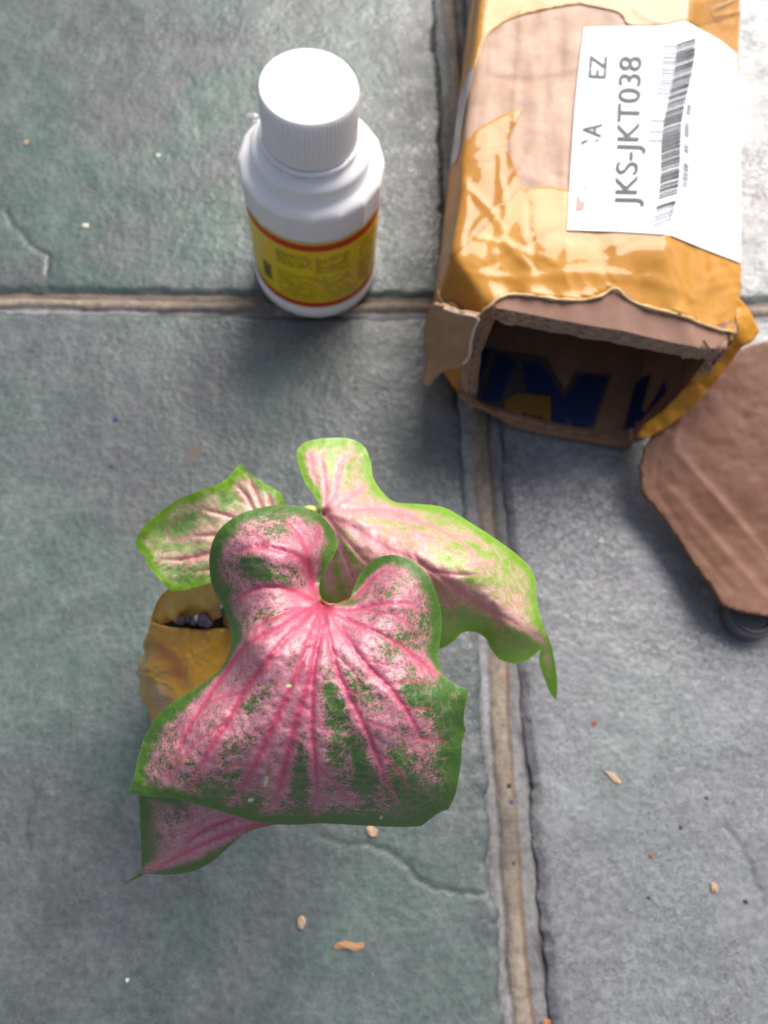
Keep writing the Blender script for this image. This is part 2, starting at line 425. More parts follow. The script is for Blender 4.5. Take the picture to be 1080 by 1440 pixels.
for al, c, a0, a1 in (('y', JX, -0.26, 0.5), ('x', JY, -0.36, JX - 0.0042), ('x', JY, JX + 0.0042, 0.42)):
    V, Fc, A = joint(al, c, a0, a1)
    if al == 'x': V = np.array(V); V[:, 2] -= 0.0003
    part('grout_joint', V, Fc, MG, floor, True, A)

# ------------------------------------------------------------------ bottle
def bottle():
    c = at(444, 377, 0.0); cx, cy = c[0], c[1]
    t = empty('plastic_bottle', (cx, cy, 0)); tag(t, 'white plastic bottle with ribbed screw cap and yellow red striped label', 'bottle')
    wm = Mat('white_plastic'); wm.set(Base_Color=(0.84, 0.81, 0.81), Roughness=0.3, Subsurface_Weight=0.15, Subsurface_Scale=0.004, Subsurface_Radius=(1, 0.8, 0.7))
    wm.bump(wm.noise(500, 2), 0.0002, 0.3); WM = wm.m
    RB = 0.0262
    prof = [(0.0, 0.0008), (0.021, 0.0008), (0.0238, 0.0), (0.0252, 0.0005), (0.0261, 0.0022), (RB, 0.0045), (RB, 0.0062), (0.0257, 0.0068), (0.0255, 0.0075),
            (0.0255, 0.030), (0.0255, 0.0498), (0.0257, 0.0508), (0.0262, 0.0514), (0.0264, 0.0520), (0.0264, 0.0555), (0.0264, 0.0622), (0.0262, 0.0630), (0.0256, 0.0638),
            (0.0245, 0.0647), (0.0226, 0.0652), (0.0217, 0.0656), (0.0214, 0.0663), (0.0213, 0.0680), (0.0212, 0.0702), (0.0208, 0.0711), (0.0196, 0.0718), (0.0180, 0.0728), (0.0150, 0.0742), (0.0135, 0.0745), (0.0135, 0.08)]
    def facet(th, z, j):
        k = ss(0.0508, 0.0516, z) * (1 - ss(0.0632, 0.0650, z)); a = 2 * math.pi / 16
        f = math.cos(a / 2) / math.cos((th % a) - a / 2)
        return 1.0 * (1 - k) + k * f * 1.008
    V, Fc = lathe((cx, cy), prof, 192, facet)
    bb = part('bottle_body', V, Fc, WM, t)
    for pg in bb.data.polygons:
        if 0.0515 < pg.center[2] < 0.0632: pg.use_smooth = False
    # cap: ribbed skirt
    zc0, zc1, rc = 0.0745, 0.0948, 0.0163
    prof = [(rc * 0.96, zc0), (rc * 1.0, zc0 + 0.0004), (rc, zc0 + 0.0012), (rc, zc0 + 0.006), (rc, zc0 + 0.012), (rc, zc1 - 0.0022), (rc * 0.985, zc1 - 0.0009), (rc * 0.955, zc1 - 0.0001), (rc * 0.93, zc1), (rc * 0.90, zc1 - 0.0003), (rc * 0.5, zc1 - 0.0003), (0.0, zc1 - 0.0003)]
    def rib(th, z, j):
        if z < zc0 + 0.001 or z > zc1 - 0.002 or j > 6: return 1.0
        return 1 + 0.026 * (abs(math.sin(th * 36)) ** 0.6 - 0.6)
    V, Fc = lathe((cx, cy), prof, 576, rib)
    cap = part('cap', V, Fc, WM, t)
    # broken tamper ring: bits of white film below the cap
    V, Fc = lathe((cx, cy), [(0.0168, 0.0743), (0.0176, 0.0745), (0.0179, 0.0752), (0.0172, 0.0758), (0.0165, 0.0757)], 120,
                  lambda th, z, j: 1 + 0.035 * float(fbm(th * 5, z * 300, 1.0, 3)))
    part('tamper_ring', V, Fc, WM, t)
    for (px, py, z, s) in ((357, 163, 0.069, 0.0022), (362, 172, 0.0685, 0.0018), (401, 246, 0.0745, 0.0012), (437, 249, 0.0745, 0.0015), (455, 246, 0.0745, 0.0012)):
        p = at(px, py, z); n = 7; Vb = []
        for k in range(n):
            a = 2 * math.pi * k / n; r = s * (0.6 + 0.5 * random.random())
            Vb.append((p[0] + r * math.cos(a), p[1] + r * 0.6 * math.sin(a), p[2] + 0.0008 * random.random()))
        Vb.append((p[0], p[1], p[2] + 0.0012))
        part('seal_scrap', Vb, [(k, (k + 1) % n, n) for k in range(n)], WM, t, False, solid=0.0003)
    # label: curved sheet round the body
    def wrap(a0, a1, z0, z1, rr, na, nz=2):
        A, Zz = np.meshgrid(np.linspace(a0, a1, na), np.linspace(z0, z1, nz), indexing='ij')
        return np.stack([cx + rr * np.cos(A), cy + rr * np.sin(A), Zz], -1).reshape(-1, 3), grid_faces(na, nz)
    lm = Mat('yellow_label'); n1 = lm.noise(60, 3)
    lm.set(Base_Color=lm.mix(lm.ramp(n1, 0.3, 0.7), (0.82, 0.54, 0.008), (0.86, 0.62, 0.012)), Roughness=0.35, Coat_Weight=0.3, Coat_Roughness=0.1); LM = lm.m
    RM = plain('red_print', (0.62, 0.045, 0.012), 0.35); GM = plain('olive_print', (0.26, 0.20, 0.03), 0.4); BM = plain('black_print', (0.05, 0.055, 0.045), 0.4)
    V, Fc = wrap(0, 2 * math.pi, 0.0088, 0.0503, 0.02572, 128); lab = part('label', V, Fc, LM, t)
    for z0, z1 in ((0.0456, 0.0491), (0.0091, 0.0124)):
        V, Fc = wrap(0, 2 * math.pi, z0, z1, 0.02578, 128); part('red_stripe', V, Fc, RM, lab)
    # front of the label faces the camera: towards the foot of the lens
    a_c = math.radians(-88)
    rr = 0.02580
    def pr(name, a0, a1, z0, z1, mat, r=rr):
        V, Fc = wrap(a_c + a0, a_c + a1, z0, z1, r, max(3, int(abs(a1 - a0) / 0.05) + 2)); return V, Fc
    VV = []; FF = []
    def add(V, Fc):
        b = sum(len(v) for v in VV); VV.append(V); FF.extend((np.asarray(Fc) + b).tolist())
    rnd = random.Random(3)
    def words(a0, a1, z0, z1, fill=0.8):
        a = a0
        while a < a1 - 0.02:
            l = rnd.uniform(0.03, 0.11); l = min(l, a1 - a)
            if rnd.random() < fill:      # a word is a run of tiny strokes
                b = a
                while b < a + l:
                    sw = rnd.uniform(0.006, 0.012); zt = z1 - rnd.random() * 0.25 * (z1 - z0)
                    add(*pr('', b, b + sw, z0, zt, GM)); b += sw + 0.006
            a += l + 0.02
    for k in range(9): words(-0.62, -0.05, 0.0345 + k * 0.00088, 0.0351 + k * 0.00088)
    for k in range(11): words(0.0, 0.55, 0.0322 + k * 0.00088, 0.0328 + k * 0.00088)
    for k in range(13): words(-0.62, 0.75 - 0.02 * k, 0.0142 + k * 0.00125, 0.0149 + k * 0.00125, 0.75)
    for k in range(14): words(0.72, 1.15, 0.0165 + k * 0.0019, 0.0175 + k * 0.0019)
    part('printed_text', np.vstack(VV), FF, GM, lab)
    VV.clear(); FF.clear(); a = -0.93
    while a < -0.76:
        l = rnd.choice((0.004, 0.008, 0.012)); add(*pr('', a, a + l, 0.0185, 0.0285, BM)); a += l + rnd.choice((0.004, 0.007))
    part('bar_code', np.vstack(VV), FF, BM, lab)
bottle()

# ------------------------------------------------------------------ the parcel box
# ring control points: x, y, z; columns: BL, Lm, TL, T1, T2, ridge, RR, Rm, BR, Bm
def A3(px, py, z): return at(px, py, z).tolist()
rings = [[A3(655, 570, .0005), A3(662, 500, .036), A3(684, 432, .0655), A3(765, 446, .0665), A3(872, 466, .066), A3(975, 489, .060), A3(1022, 492, .050), A3(965, 560, .021), A3(892, 622, .0008), A3(775, 603, .0003)]]
for y in (0.158, 0.19, 0.23, 0.28, 0.34, 0.42):
    k = 0.15 * (y - 0.158); r = 0.075 * (y - 0.158)
    rings.append([(.0418 + k, y, 0), (.0395 + k, y, .035), (.0415 + k, y, .068), (.066 + k, y, .0705), (.090 + k, y, .0705), (.1140 + k + r, y, .0720), (.1535 + k + r * .3, y, .0490), (.1490 + k, y, .022), (.1365 + k, y, 0), (.09 + k, y, 0)])
rings = np.array(rings, float)
NS, NT = 520, 380
def box_table():
    K = rings.shape[1]
    sl_ = []
    L = np.linalg.norm(np.diff(np.concatenate([rings[2], rings[2][:1]]), axis=0), axis=1); cum = np.r_[0, np.cumsum(L)]
    s = np.linspace(0, cum[-1], NS, endpoint=False)
    RR = []
    for r in rings:
        rc = np.concatenate([r, r[:1]]); RR.append(np.stack([np.interp(s, cum, rc[:, i]) for i in range(3)], -1))
    RR = np.array(RR)                                     # ring, s, 3
    # soften the corners
    kern = np.exp(-(np.arange(-6, 7) / 2.6) ** 2); kern /= kern.sum()
    RR = sum(kern[i] * np.roll(RR, i - 6, axis=1) for i in range(13))
    ty = np.array([0.0, 0.022, 0.054, 0.094, 0.144, 0.204, 0.284]); t = np.linspace(0, 0.284, NT)
    T = np.empty((NS, NT, 3))
    for i in range(3):
        for j in range(NS): T[j, :, i] = np.interp(t, ty, RR[:, j, i])
    kn = np.exp(-(np.arange(-8, 9) / 4.0) ** 2); kn /= kn.sum()
    Tp = np.concatenate([np.repeat(T[:, :1], 8, 1) + (np.arange(-8, 0)[None, :, None]) * (T[:, 1:2] - T[:, :1]), T, np.repeat(T[:, -1:], 8, 1) + (np.arange(1, 9)[None, :, None]) * (T[:, -1:] - T[:, -2:-1])], 1)
    T = sum(kn[i] * Tp[:, i:i + NT] for i in range(17))
    T[..., 2] = np.maximum(T[..., 2], 0)
    return s, t, T, cum
bs, bt, BT, bcum = box_table()
SL = bcum[-1]; TL_ = bt[-1]
def normals(T):
    ds = np.roll(T, -1, 0) - np.roll(T, 1, 0); dt = np.gradient(T, axis=1); n = np.cross(ds, dt); n /= np.linalg.norm(n, axis=-1)[..., None] + 1e-12
    c = T.mean((0, 1)); 
    if ((n * (T - T.mean(0, keepdims=True))).sum(-1)).mean() < 0: n = -n
    return n
BN0 = normals(BT)
def lookup(T, s, t):
    s = np.asarray(s, float) / SL * NS; t = np.clip(np.asarray(t, float) / TL_ * (NT - 1), 0, NT - 1.0001)
    i = np.floor(s).astype(int); f = (s - i)[..., None]; i0 = i % NS; i1 = (i + 1) % NS; j = np.floor(t).astype(int); g = (t - j)[..., None]
    return (T[i0, j] * (1 - f) + T[i1, j] * f) * (1 - g) + (T[i0, j + 1] * (1 - f) + T[i1, j + 1] * f) * g
def px2st(T, px, py, s_lo, s_hi):
    """surface parameters of the point of the box seen at a pixel, searched between two columns"""
    q = np.stack([np.atleast_1d(np.asarray(px, float)), np.atleast_1d(np.asarray(py, float))], -1)
    i0 = int(s_lo / SL * NS); i1 = int(s_hi / SL * NS)
    sub = T[i0:i1:3, ::3]; pp = proj(sub); g0, g1 = sub.shape[:2]; pf = pp.reshape(-1, 2)
    out = []
    for a in range(0, len(q), 400):
        d = ((q[a:a + 400, None] - pf[None]) ** 2).sum(-1); out.append(d.argmin(1))
    k = np.concatenate(out); s = bs[i0 + 3 * (k // g1)]; t = bt[3 * (k % g1)]
    e = 0.0004
    for _ in range(5):
        p = proj(lookup(T, s, t)); ps = (proj(lookup(T, s + e, t)) - p) / e; pt = (proj(lookup(T, s, t + e)) - p) / e
        r = q - p; det = ps[:, 0] * pt[:, 1] - ps[:, 1] * pt[:, 0]; det = np.where(np.abs(det) < 1e3, 1e3, det)
        s = s + np.clip((r[:, 0] * pt[:, 1] - r[:, 1] * pt[:, 0]) / det, -.003, .003); t = t + np.clip((ps[:, 0] * r[:, 1] - ps[:, 1] * r[:, 0]) / det, -.003, .003)
        s = np.clip(s, s_lo, s_hi)
    return np.stack([s, t], -1)
S_TL, S_RR = bcum[2], bcum[6]
TOP = (bcum[1] + .005, bcum[7])
LABEL_PX = [(820, 42), (870, 40), (930, 39), (962, 33), (972, 38), (1010, 57), (1040, 74), (1046, 92), (1045, 150), (1038, 152), (1039, 260), (1038, 371), (990, 352), (945, 333), (930, 331), (860, 327), (797, 325), (802, 240), (808, 150), (814, 90)]
label_st = px2st(BT, *np.array(LABEL_PX).T, *TOP)
SG, TG = np.meshgrid(bs, bt, indexing='ij')
def in_label_soft(s, t):
    P = np.c_[np.ravel(s), np.ravel(t)]; d, _ = seg_dist(P, np.vstack([label_st, label_st[:1]])); d = np.where(inside(P, label_st), -d, d)
    return (1 - ss(-0.002, 0.003, d)).reshape(np.shape(s))
lab_w = in_label_soft(SG, TG)
bot_w = ((SG > bcum[8] + .004) | (SG < .004)).astype(float)
wr = 0.0012 * fbm(SG * 45, TG * 22, 1.0, 3)                       # sagging board
creases = []
wl = np.zeros_like(wr)
for k, (pl, wd, amp) in enumerate([
    ([(640, 352), (700, 285), (745, 215), (780, 130)], 3, .0008), ([(625, 410), (690, 372), (770, 330), (800, 322)], 3, -.0007),
    ([(650, 255), (690, 300), (720, 352), (760, 390)], 3.5, .0009), ([(700, 205), (705, 260), (712, 320)], 2.5, .0007),
    ([(740, 270), (745, 330), (760, 395)], 3, -.0007), ([(800, 335), (792, 380), (800, 410)], 3, .0009), ([(860, 345), (850, 385), (870, 405)], 2.5, -.0007),
    ([(630, 380), (720, 390), (830, 385), (930, 400), (1020, 440)], 4, .0009), ([(655, 330), (700, 340), (790, 372)], 2.5, .0007),
    ([(650, 215), (655, 300), (640, 400)], 3, .0010), ([(668, 108), (740, 112), (812, 104)], 3.5, -.0014),
    ([(730, 10), (735, 60), (728, 120), (722, 250)], 5, .0006), ([(770, 10), (768, 100), (764, 255)], 5, -.0006), ([(800, 40), (795, 150), (790, 320)], 4, .0006),
    ([(690, 40), (690, 110), (684, 180)], 5, .0005), ([(940, 336), (950, 380), (975, 430)], 3, .001), ([(890, 10), (905, 25), (930, 36)], 3, .0008), ([(985, 0), (1000, 25), (1035, 50)], 3, .0009),
    ([(970, 370), (1000, 400), (1020, 430)], 3, .0007)]):
    st = px2st(BT, *smooth_poly(pl, 8, False).T, *TOP)
    st[:, 0] += 0.0010 * fbm(st[:, 1] * 150, k * 3.1, o=2)
    d, f = seg_dist(np.c_[SG.ravel(), TG.ravel()], st, 0.006); d = d.reshape(SG.shape); f = f.reshape(SG.shape)
    wl += 0.62 * amp * np.exp(-np.abs(d) / (wd * 0.00024)) * ss(0, .15, f) * ss(0, .15, 1 - f)
rc = random.Random(21)
for k in range(46):
    s0_ = rc.uniform(bcum[1] + .01, bcum[6] + .01); t0_ = rc.uniform(.004, .075) if k < 34 else rc.uniform(.07, .24); an = rc.choice((0.0, 0.15, 1.2, 1.45, -0.7, 0.6)) + rc.uniform(-.25, .25); ln_ = rc.uniform(.007, .026)
    uu_ = np.linspace(-1, 1, 9); bend = rc.uniform(-.0015, .0015)
    st = np.c_[s0_ + ln_ / 2 * uu_ * math.cos(an) - bend * uu_ ** 2 * math.sin(an), t0_ + ln_ / 2 * uu_ * math.sin(an) + bend * uu_ ** 2 * math.cos(an)]
    d, f = seg_dist(np.c_[SG.ravel(), TG.ravel()], st, 0.004); d = d.reshape(SG.shape); f = f.reshape(SG.shape)
    wl += rc.choice((-1, 1)) * rc.uniform(.00022, .00045) * np.exp(-np.abs(d) / 0.00055) * ss(0, .2, f) * ss(0, .2, 1 - f)
fine_w = 0.00022 * (ridged(SG * 34 + 22 * TG, TG * 26 - 16 * SG, 4.0, 2) - 0.45)
fine_w *= (0.35 + 0.65 * ss(-0.2, 0.4, fbm(SG * 18, TG * 18, 9.0, 2)))
wr = wr * (1 - 0.55 * lab_w) + (wl + fine_w) * (1 - 0.97 * lab_w)
wr *= (1 - bot_w)
BX = BT + BN0 * wr[..., None]
BX[..., 2] = np.maximum(BX[..., 2], 0.0004)
BN = normals(BX)
def on_box(st, off):
    if np.ndim(off): off = np.asarray(off)[:, None]
    return lookup(BX, st[:, 0], st[:, 1]) + lookup(BN, st[:, 0], st[:, 1]) * off

def cardboard_mat(name, c, ribs=True):
    m = Mat(name); n = m.noise(120, 4, 0.6); f = m.noise(900, 3, 0.7)
    cc = m.mix(m.ramp(n, 0.3, 0.72), tuple(x * 0.86 for x in c), tuple(min(1, x * 1.08) for x in c))
    cc = m.mix(m.math('MULTIPLY', m.ramp(f, 0.45, 0.75), 0.25), cc, tuple(x * 0.6 for x in c))
    m.set(Base_Color=cc, Roughness=0.75, Specular_IOR_Level=0.3); m.bump(m.math('ADD', n, m.math('MULTIPLY', f, 0.4)), 0.0005, 0.5); return m
CB = cardboard_mat('cardboard', (0.50, 0.33, 0.225)).m
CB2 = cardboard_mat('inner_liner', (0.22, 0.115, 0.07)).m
ctp = Mat('clear_taped_cardboard'); n_ = ctp.noise(90, 3); rb = ctp.t.nodes.new('ShaderNodeTexWave')
ctp.put(rb.inputs[0], ctp.co); rb.inputs['Scale'].default_value = 36; rb.inputs['Distortion'].default_value = 2.5; rb.inputs['Detail Scale'].default_value = 0.6; rb.bands_direction = 'X'
cc = ctp.mix(ctp.ramp(n_, 0.3, 0.7), (0.37, 0.225, 0.150), (0.50, 0.32, 0.23))
cc = ctp.mix(ctp.math('MULTIPLY', ctp.ramp(rb.outputs[1], 0.2, 0.9), 0.22), cc, (0.34, 0.19, 0.12))
ctp.set(Base_Color=cc, Roughness=0.6, Specular_IOR_Level=0.25, Coat_Weight=0.12, Coat_Roughness=0.1); ctp.bump(ctp.math('ADD', n_, ctp.math('MULTIPLY', rb.outputs[1], 0.4)), 0.0012, 0.6)
CT = ctp.m
def tape_mat(name, c1, c2, rough=0.14, trans=0.0):
    m = Mat(name); n = m.noise(45, 4, 0.6, 1.0); f = m.noise(260, 3, 0.6, 1.5)
    c = m.mix(m.ramp(n, 0.3, 0.7), c1, c2)
    c = m.mix(m.math('MULTIPLY', m.ramp(f, 0.5, 0.8), 0.3), c, tuple(min(1, x * 1.15 + .008) for x in c2))
    m.set(Base_Color=c, Roughness=0.5, Specular_IOR_Level=0.12, Coat_Weight=0.5, Coat_Roughness=rough * 0.25)
    r = m.math('ABSOLUTE', m.math('SUBTRACT', m.noise(42, 2, 0.45, 1.2), 0.5))
    m.bump(m.math('ADD', m.math('MULTIPLY', r, -1.2), m.math('MULTIPLY', f, 0.05)), 0.0020, 0.45)
    if trans: m.translucent(c, trans)
    return m.m
TP = tape_mat('amber_tape', (0.46, 0.200, 0.024), (0.54, 0.255, 0.042))
TPX = tape_mat('loose_amber_tape', (0.62, 0.27, 0.02), (0.70, 0.33, 0.03), 0.2, 0.35)
PM = Mat('paper_label'); PM.set(Base_Color=(0.83, 0.83, 0.84), Roughness=0.6, Specular_IOR_Level=0.3); PM.bump(PM.noise(60, 3, 0.5, 1.0), 0.001, 0.35); PM = PM.m
INK = plain('label_ink', (0.02, 0.02, 0.035), 0.6); INKG = plain('faded_ink', (0.33, 0.35, 0.42), 0.4); REDI = plain('red_ink', (0.75, 0.1, 0.09), 0.4)

def box():
    b0 = at(700, 560, 0); t = empty('cardboard_box', (float(b0[0]), float(b0[1]), 0))
    tag(t, 'long open cardboard box wrapped in shiny amber packing tape with white shipping label', 'box')
    stp = 2
    ii = np.arange(0, NS, stp); jj = np.arange(0, NT, stp)
    G = BX[ii][:, jj]; wall = part('cardboard_wall', G.reshape(-1, 3), grid_faces(len(ii), len(jj), True), CT, t)
    back = BX[::8, -1]; cb = back.mean(0)
    part('back_panel', np.vstack([back, cb]), [(i, (i + 1) % len(back), len(back)) for i in range(len(back))], CB, t, False)
    TH = 0.0052
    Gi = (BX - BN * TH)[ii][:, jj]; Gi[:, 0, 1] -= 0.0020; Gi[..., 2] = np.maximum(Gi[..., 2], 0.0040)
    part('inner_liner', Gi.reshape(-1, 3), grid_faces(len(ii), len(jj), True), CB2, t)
    # corrugated double-wall edge: liners and two flutes
    CE = cardboard_mat('corrugated_edge', (0.40, 0.25, 0.17)).m
    VV = []; FF = []; n = 1400; s = np.linspace(0, SL, n, endpoint=False); tt = np.array([-0.0002, 0.002, 0.008])
    def ribbon(off, t_in):
        base = sum(len(v) for v in VV); P = []
        for q in tt:
            p = lookup(BX, s, np.full(n, max(q, 0))); nn = lookup(BN, s, np.full(n, max(q, 0)))
            P.append(p - nn * (off[:, None] if hasattr(off, '__len__') else off) + np.array([0, 1.0, 0]) * ((t_in + 0 * s)[:, None] if q < .001 else 0))
        P = np.stack(P, 1); P[..., 2] = np.maximum(P[..., 2], 0.0003); VV.append(P.reshape(-1, 3)); FF.extend((grid_faces(n, len(tt), True) + base).tolist())
    rag = 0.0006 * fbm(s * 300, 1.0, o=3)
    ribbon(0.0001, 0.0); ribbon(0.0026 + 0 * s, -0.0010 + rag); ribbon(TH - 0.0002 + 0 * s, -0.0021 + rag)
    ribbon(0.00135 + 0.0011 * np.sin(s * 2 * math.pi / 0.0062 + fbm(s * 80, 2.0) * 1.5), -0.0006 + rag)
    ribbon(0.0039 + 0.0011 * np.sin(s * 2 * math.pi / 0.0056 + 1 + fbm(s * 80, 5.0) * 1.5), -0.0016 + rag)
    part('corrugated_edge', np.vstack(VV), FF, CE, t, solid=0.00035, off=0)
    # amber tape wrap, with the bare window and a torn front edge
    bare = [(664, 125), (670, 90), (685, 52), (715, 27), (765, 13), (830, 6), (866, 10), (872, 24), (884, 34), (878, 48), (850, 60), (830, 200), (805, 263), (770, 261), (734, 266), (724, 236), (711, 206), (722, 182), (735, 152), (712, 160), (690, 172), (668, 187), (651, 207), (656, 160)]
    bare_st = px2st(BT, *smooth_poly(bare, 7, True, corners=(14, 15, 18)).T, *TOP)
    front_px = [(612, 432), (640, 424), (652, 434), (672, 441), (688, 432), (700, 421), (722, 414), (760, 417), (800, 422), (840, 418), (862, 407), (880, 420), (905, 432), (940, 440), (975, 452), (1005, 464), (1030, 468)]
    fst = px2st(BT, *smooth_poly(front_px, 5, False).T, bcum[1] + .01, bcum[6] + .004)
    fst = fst[np.argsort(fst[:, 0])]
    keep = [0]
    for i in range(1, len(fst)):
        if fst[i, 0] - fst[keep[-1], 0] > 0.0009: keep.append(i)
    fst = fst[keep]
    s0 = np.linspace(0.0005, fst[0, 0] - 0.002, 50); s1 = np.linspace(fst[-1, 0] + 0.002, SL - 0.0005, 90)
    ta = 0.014 * ss(0, 1, s0 / s0[-1]) * 0 + 0.004 + 0.0015 * fbm(s0 * 200, 3.0)
    tb = 0.0035 + 0.0015 * fbm(s1 * 200, 4.0)
    front = np.vstack([np.c_[s0, ta], fst, np.c_[s1, tb]])
    front[:, 1] = np.maximum(front[:, 1] + 0.0004 * fbm(front[:, 0] * 900, 1.0, o=2), 0.0005)
    tn = np.linspace(front[-1, 1], TL_ - 0.001, 100)[1:]; outline = np.vstack([front, np.c_[np.full(99, SL - 0.0005), tn], np.c_[np.linspace(SL - .0005, .0005, 120)[1:], np.full(119, TL_ - .001)], np.c_[np.full(98, .0005), tn[::-1][1:]]])
    v, f = cdt(outline, 0.0013, [bare_st])
    d, _ = seg_dist(v, front); lift = 0.0012 * np.exp(-d / 0.003) * (0.6 + fbm(v[:, 0] * 120, v[:, 1] * 30, o=2)) * (np.abs(v[:, 0] - .16) < .09)
    P = on_box(v, 0.00028 + np.maximum(lift, 0)); P[:, 2] = np.maximum(P[:, 2], 0.0002)
    if np.cross(P[f[0, 1]] - P[f[0, 0]], P[f[0, 2]] - P[f[0, 0]]) @ lookup(BN, v[f[0, :1], 0], v[f[0, :1], 1])[0] < 0: f = f[:, ::-1]
    part('tape_wrap', P, f, TP, t, solid=0.00012, off=-1)
    # extra strips of tape: an overlapping diagonal layer and the pale clear film on the left side
    def sticker(name, poly, mat, off, step=0.0012, corners=(), par=t, srange=TOP, rough=0, smooth=True):
        q = smooth_poly(poly, 6, True, corners) if smooth else np.array(poly, float)
        st = px2st(BT, *q.T, *srange); v, f = cdt(st, step)
        P = on_box(v, off); 
        n0 = np.cross(P[f[:, 1]] - P[f[:, 0]], P[f[:, 2]] - P[f[:, 0]]); nb = lookup(BN, v[f[:, 0], 0], v[f[:, 0], 1]); fl = (n0 * nb).sum(1) < 0
        f[fl] = f[fl][:, ::-1]
        return part(name, P, f, mat, par)
    strip = tape_mat('amber_tape_overlap', (0.40, 0.170, 0.018), (0.46, 0.205, 0.026))
    sticker('tape_strip', [(668, 192), (733, 154), (712, 206), (732, 262), (700, 300), (655, 345), (632, 362), (640, 280), (652, 212)], strip, 0.0005, corners=(1, 2, 3))
    sticker('tape_strip', [(812, 4), (880, 2), (960, 4), (1000, 20), (985, 40), (962, 30), (930, 36), (884, 36), (870, 20)], strip, 0.0005)
    film = Mat('clear_film'); film.set(Base_Color=(0.42, 0.40, 0.47), Roughness=0.2, Coat_Weight=0.5); film.bump(film.noise(90, 3), 0.001, 0.5)
    sticker('clear_film', [(667, 98), (664, 125), (655, 170), (646, 218), (634, 236), (632, 215), (640, 165), (652, 125)], film.m, 0.0006, srange=(0.004, TOP[1]))
    lip = smooth_poly(front_px, 5, False); st = px2st(BT, *lip.T, bcum[1] + .01, bcum[6] + .004); st[:, 1] -= 0.0002; P = on_box(st, 0.0012 + 0.0006 * fbm(lip[:, 0] / 14, lip[:, 1] / 14, o=2))
    V, Fc = tube(P, 0.00045 + 0.0005 * np.abs(fbm(lip[:, 0] / 9, 4.0 + lip[:, 1] / 30, o=2)), 7); part('torn_tape_edge', V, Fc, plain('torn_tape_film', (0.66, 0.44, 0.20), 0.35), t)
    sticker('liner_strip', [(686, 436), (694, 424), (716, 413), (760, 414), (815, 418), (860, 403), (885, 418), (905, 430), (960, 446), (1004, 462), (1006, 489), (975, 488), (925, 478), (872, 465), (820, 456), (765, 445), (725, 438)], cardboard_mat('bare_panel', (0.30, 0.165, 0.12)).m, 0.0006)
    # shipping label
    lab = sticker('shipping_label', LABEL_PX, PM, 0.00075, 0.0012, smooth=False)
    lab['label'] = 'white shipping label with routing code'
    def ink(name, polys, mat, off=0.00105):
        VV = []; FF = []; b = 0
        for q in polys:
            q = np.array(q, float)
            if len(q) == 4:
                u = np.linspace(0, 1, 9)[:, None]; lo_ = q[0] * (1 - u) + q[1] * u; hi_ = q[3] * (1 - u) + q[2] * u
                st = px2st(BT, *np.vstack([lo_, hi_]).T, *TOP); VV.append(on_box(st, off))
                FF += [[b + i, b + i + 1, b + 10 + i, b + 9 + i] for i in range(8)]; b += 18
            else:
                st = px2st(BT, *q.T, *TOP); VV.append(on_box(st, off)); FF.append(list(range(b, b + len(q)))); b += len(q)
        V = np.vstack(VV)
        FF2 = []
        for fc in FF:
            n = np.cross(V[fc[1]] - V[fc[0]], V[fc[2]] - V[fc[0]]); FF2.append(fc if n[2] > 0 else fc[::-1])
        return part(name, V, FF2, mat, lab, False)
    def text(s_, p0, p1, hgt, mat, name='printed_code', xs=1.0):
        cu = bpy.data.curves.new('t', 'FONT'); cu.body = s_; cu.resolution_u = 4; cu.space_character = 1.0; cu.offset = 0.008
        o = bpy.data.objects.new('t', cu); col.objects.link(o); dg = bpy.context.evaluated_depsgraph_get()
        me = o.evaluated_get(dg).to_mesh(); v = np.array([tuple(q.co)[:2] for q in me.vertices]); f = [list(q.vertices) for q in me.polygons]
        o.evaluated_get(dg).to_mesh_clear(); bpy.data.objects.remove(o)
        v[:, 0] -= v[:, 0].min(); wd = v[:, 0].max(); v[:, 1] /= 0.70
        d = np.array(p1, float) - np.array(p0, float); up = np.array([d[1], -d[0]]); up /= np.hypot(*up)
        q = np.array(p0, float) + v[:, :1] / wd * d + v[:, 1:] * hgt * up
        # rewrite glyph triangles on the label surface
        st = px2st(BT, *q.T, *TOP); P = on_box(st, 0.00105)
        f2 = []
        for fc in f:
            n = np.cross(P[fc[1]] - P[fc[0]], P[fc[2]] - P[fc[0]]); f2.append(fc if n[2] > 0 else fc[::-1])
        return part(name, P, f2, mat, lab, False)
    INK2 = plain('code_ink', (0.035, 0.045, 0.055), 0.6)
    text('JKS-JKT038', (894, 293), (901, 83), 31, INK2)
    text('EZ', (851, 113), (853, 82), 25, INK2)
    text('A', (844, 196), (846, 177), 27, INK2)
    ink('printed_mark', [[(816, 206), (826, 201), (827, 198), (817, 201)], [(835, 202), (842, 200), (842, 198), (835, 200)]], INK2)
    ink('red_mark', [[(809, 299), (811, 274), (815, 284), (822, 287), (820, 296)], [(821, 268), (822, 260), (824, 260), (823, 270)]], REDI)
    rnd = random.Random(11)
    bars = []; pale = []; u = 0.0
    while u < 1:
        h = rnd.choice((0.007, 0.011, 0.016)); cx = 930 + 32 * u + (3 * math.sin(u * 9)); y = 316 - 256 * u
        wl_, wr_ = 13, 12; y2 = y - 256 * h
        q = [(cx - wl_, y + 4), (cx + wr_, y - 6), (cx + wr_, y2 - 6), (cx - wl_, y2 + 4)]
        if not (0.10 < u < 0.13): (bars if u > 0.08 else pale).append(q)
        if u > 0.42 and rnd.random() < (0.25 + 0.7 * (u > 0.72)): pale.append([(cx - wl_ - 18, y + 4), (cx - wl_, y + 4), (cx - wl_, y2 + 4), (cx - wl_ - 18, y2 + 4)])
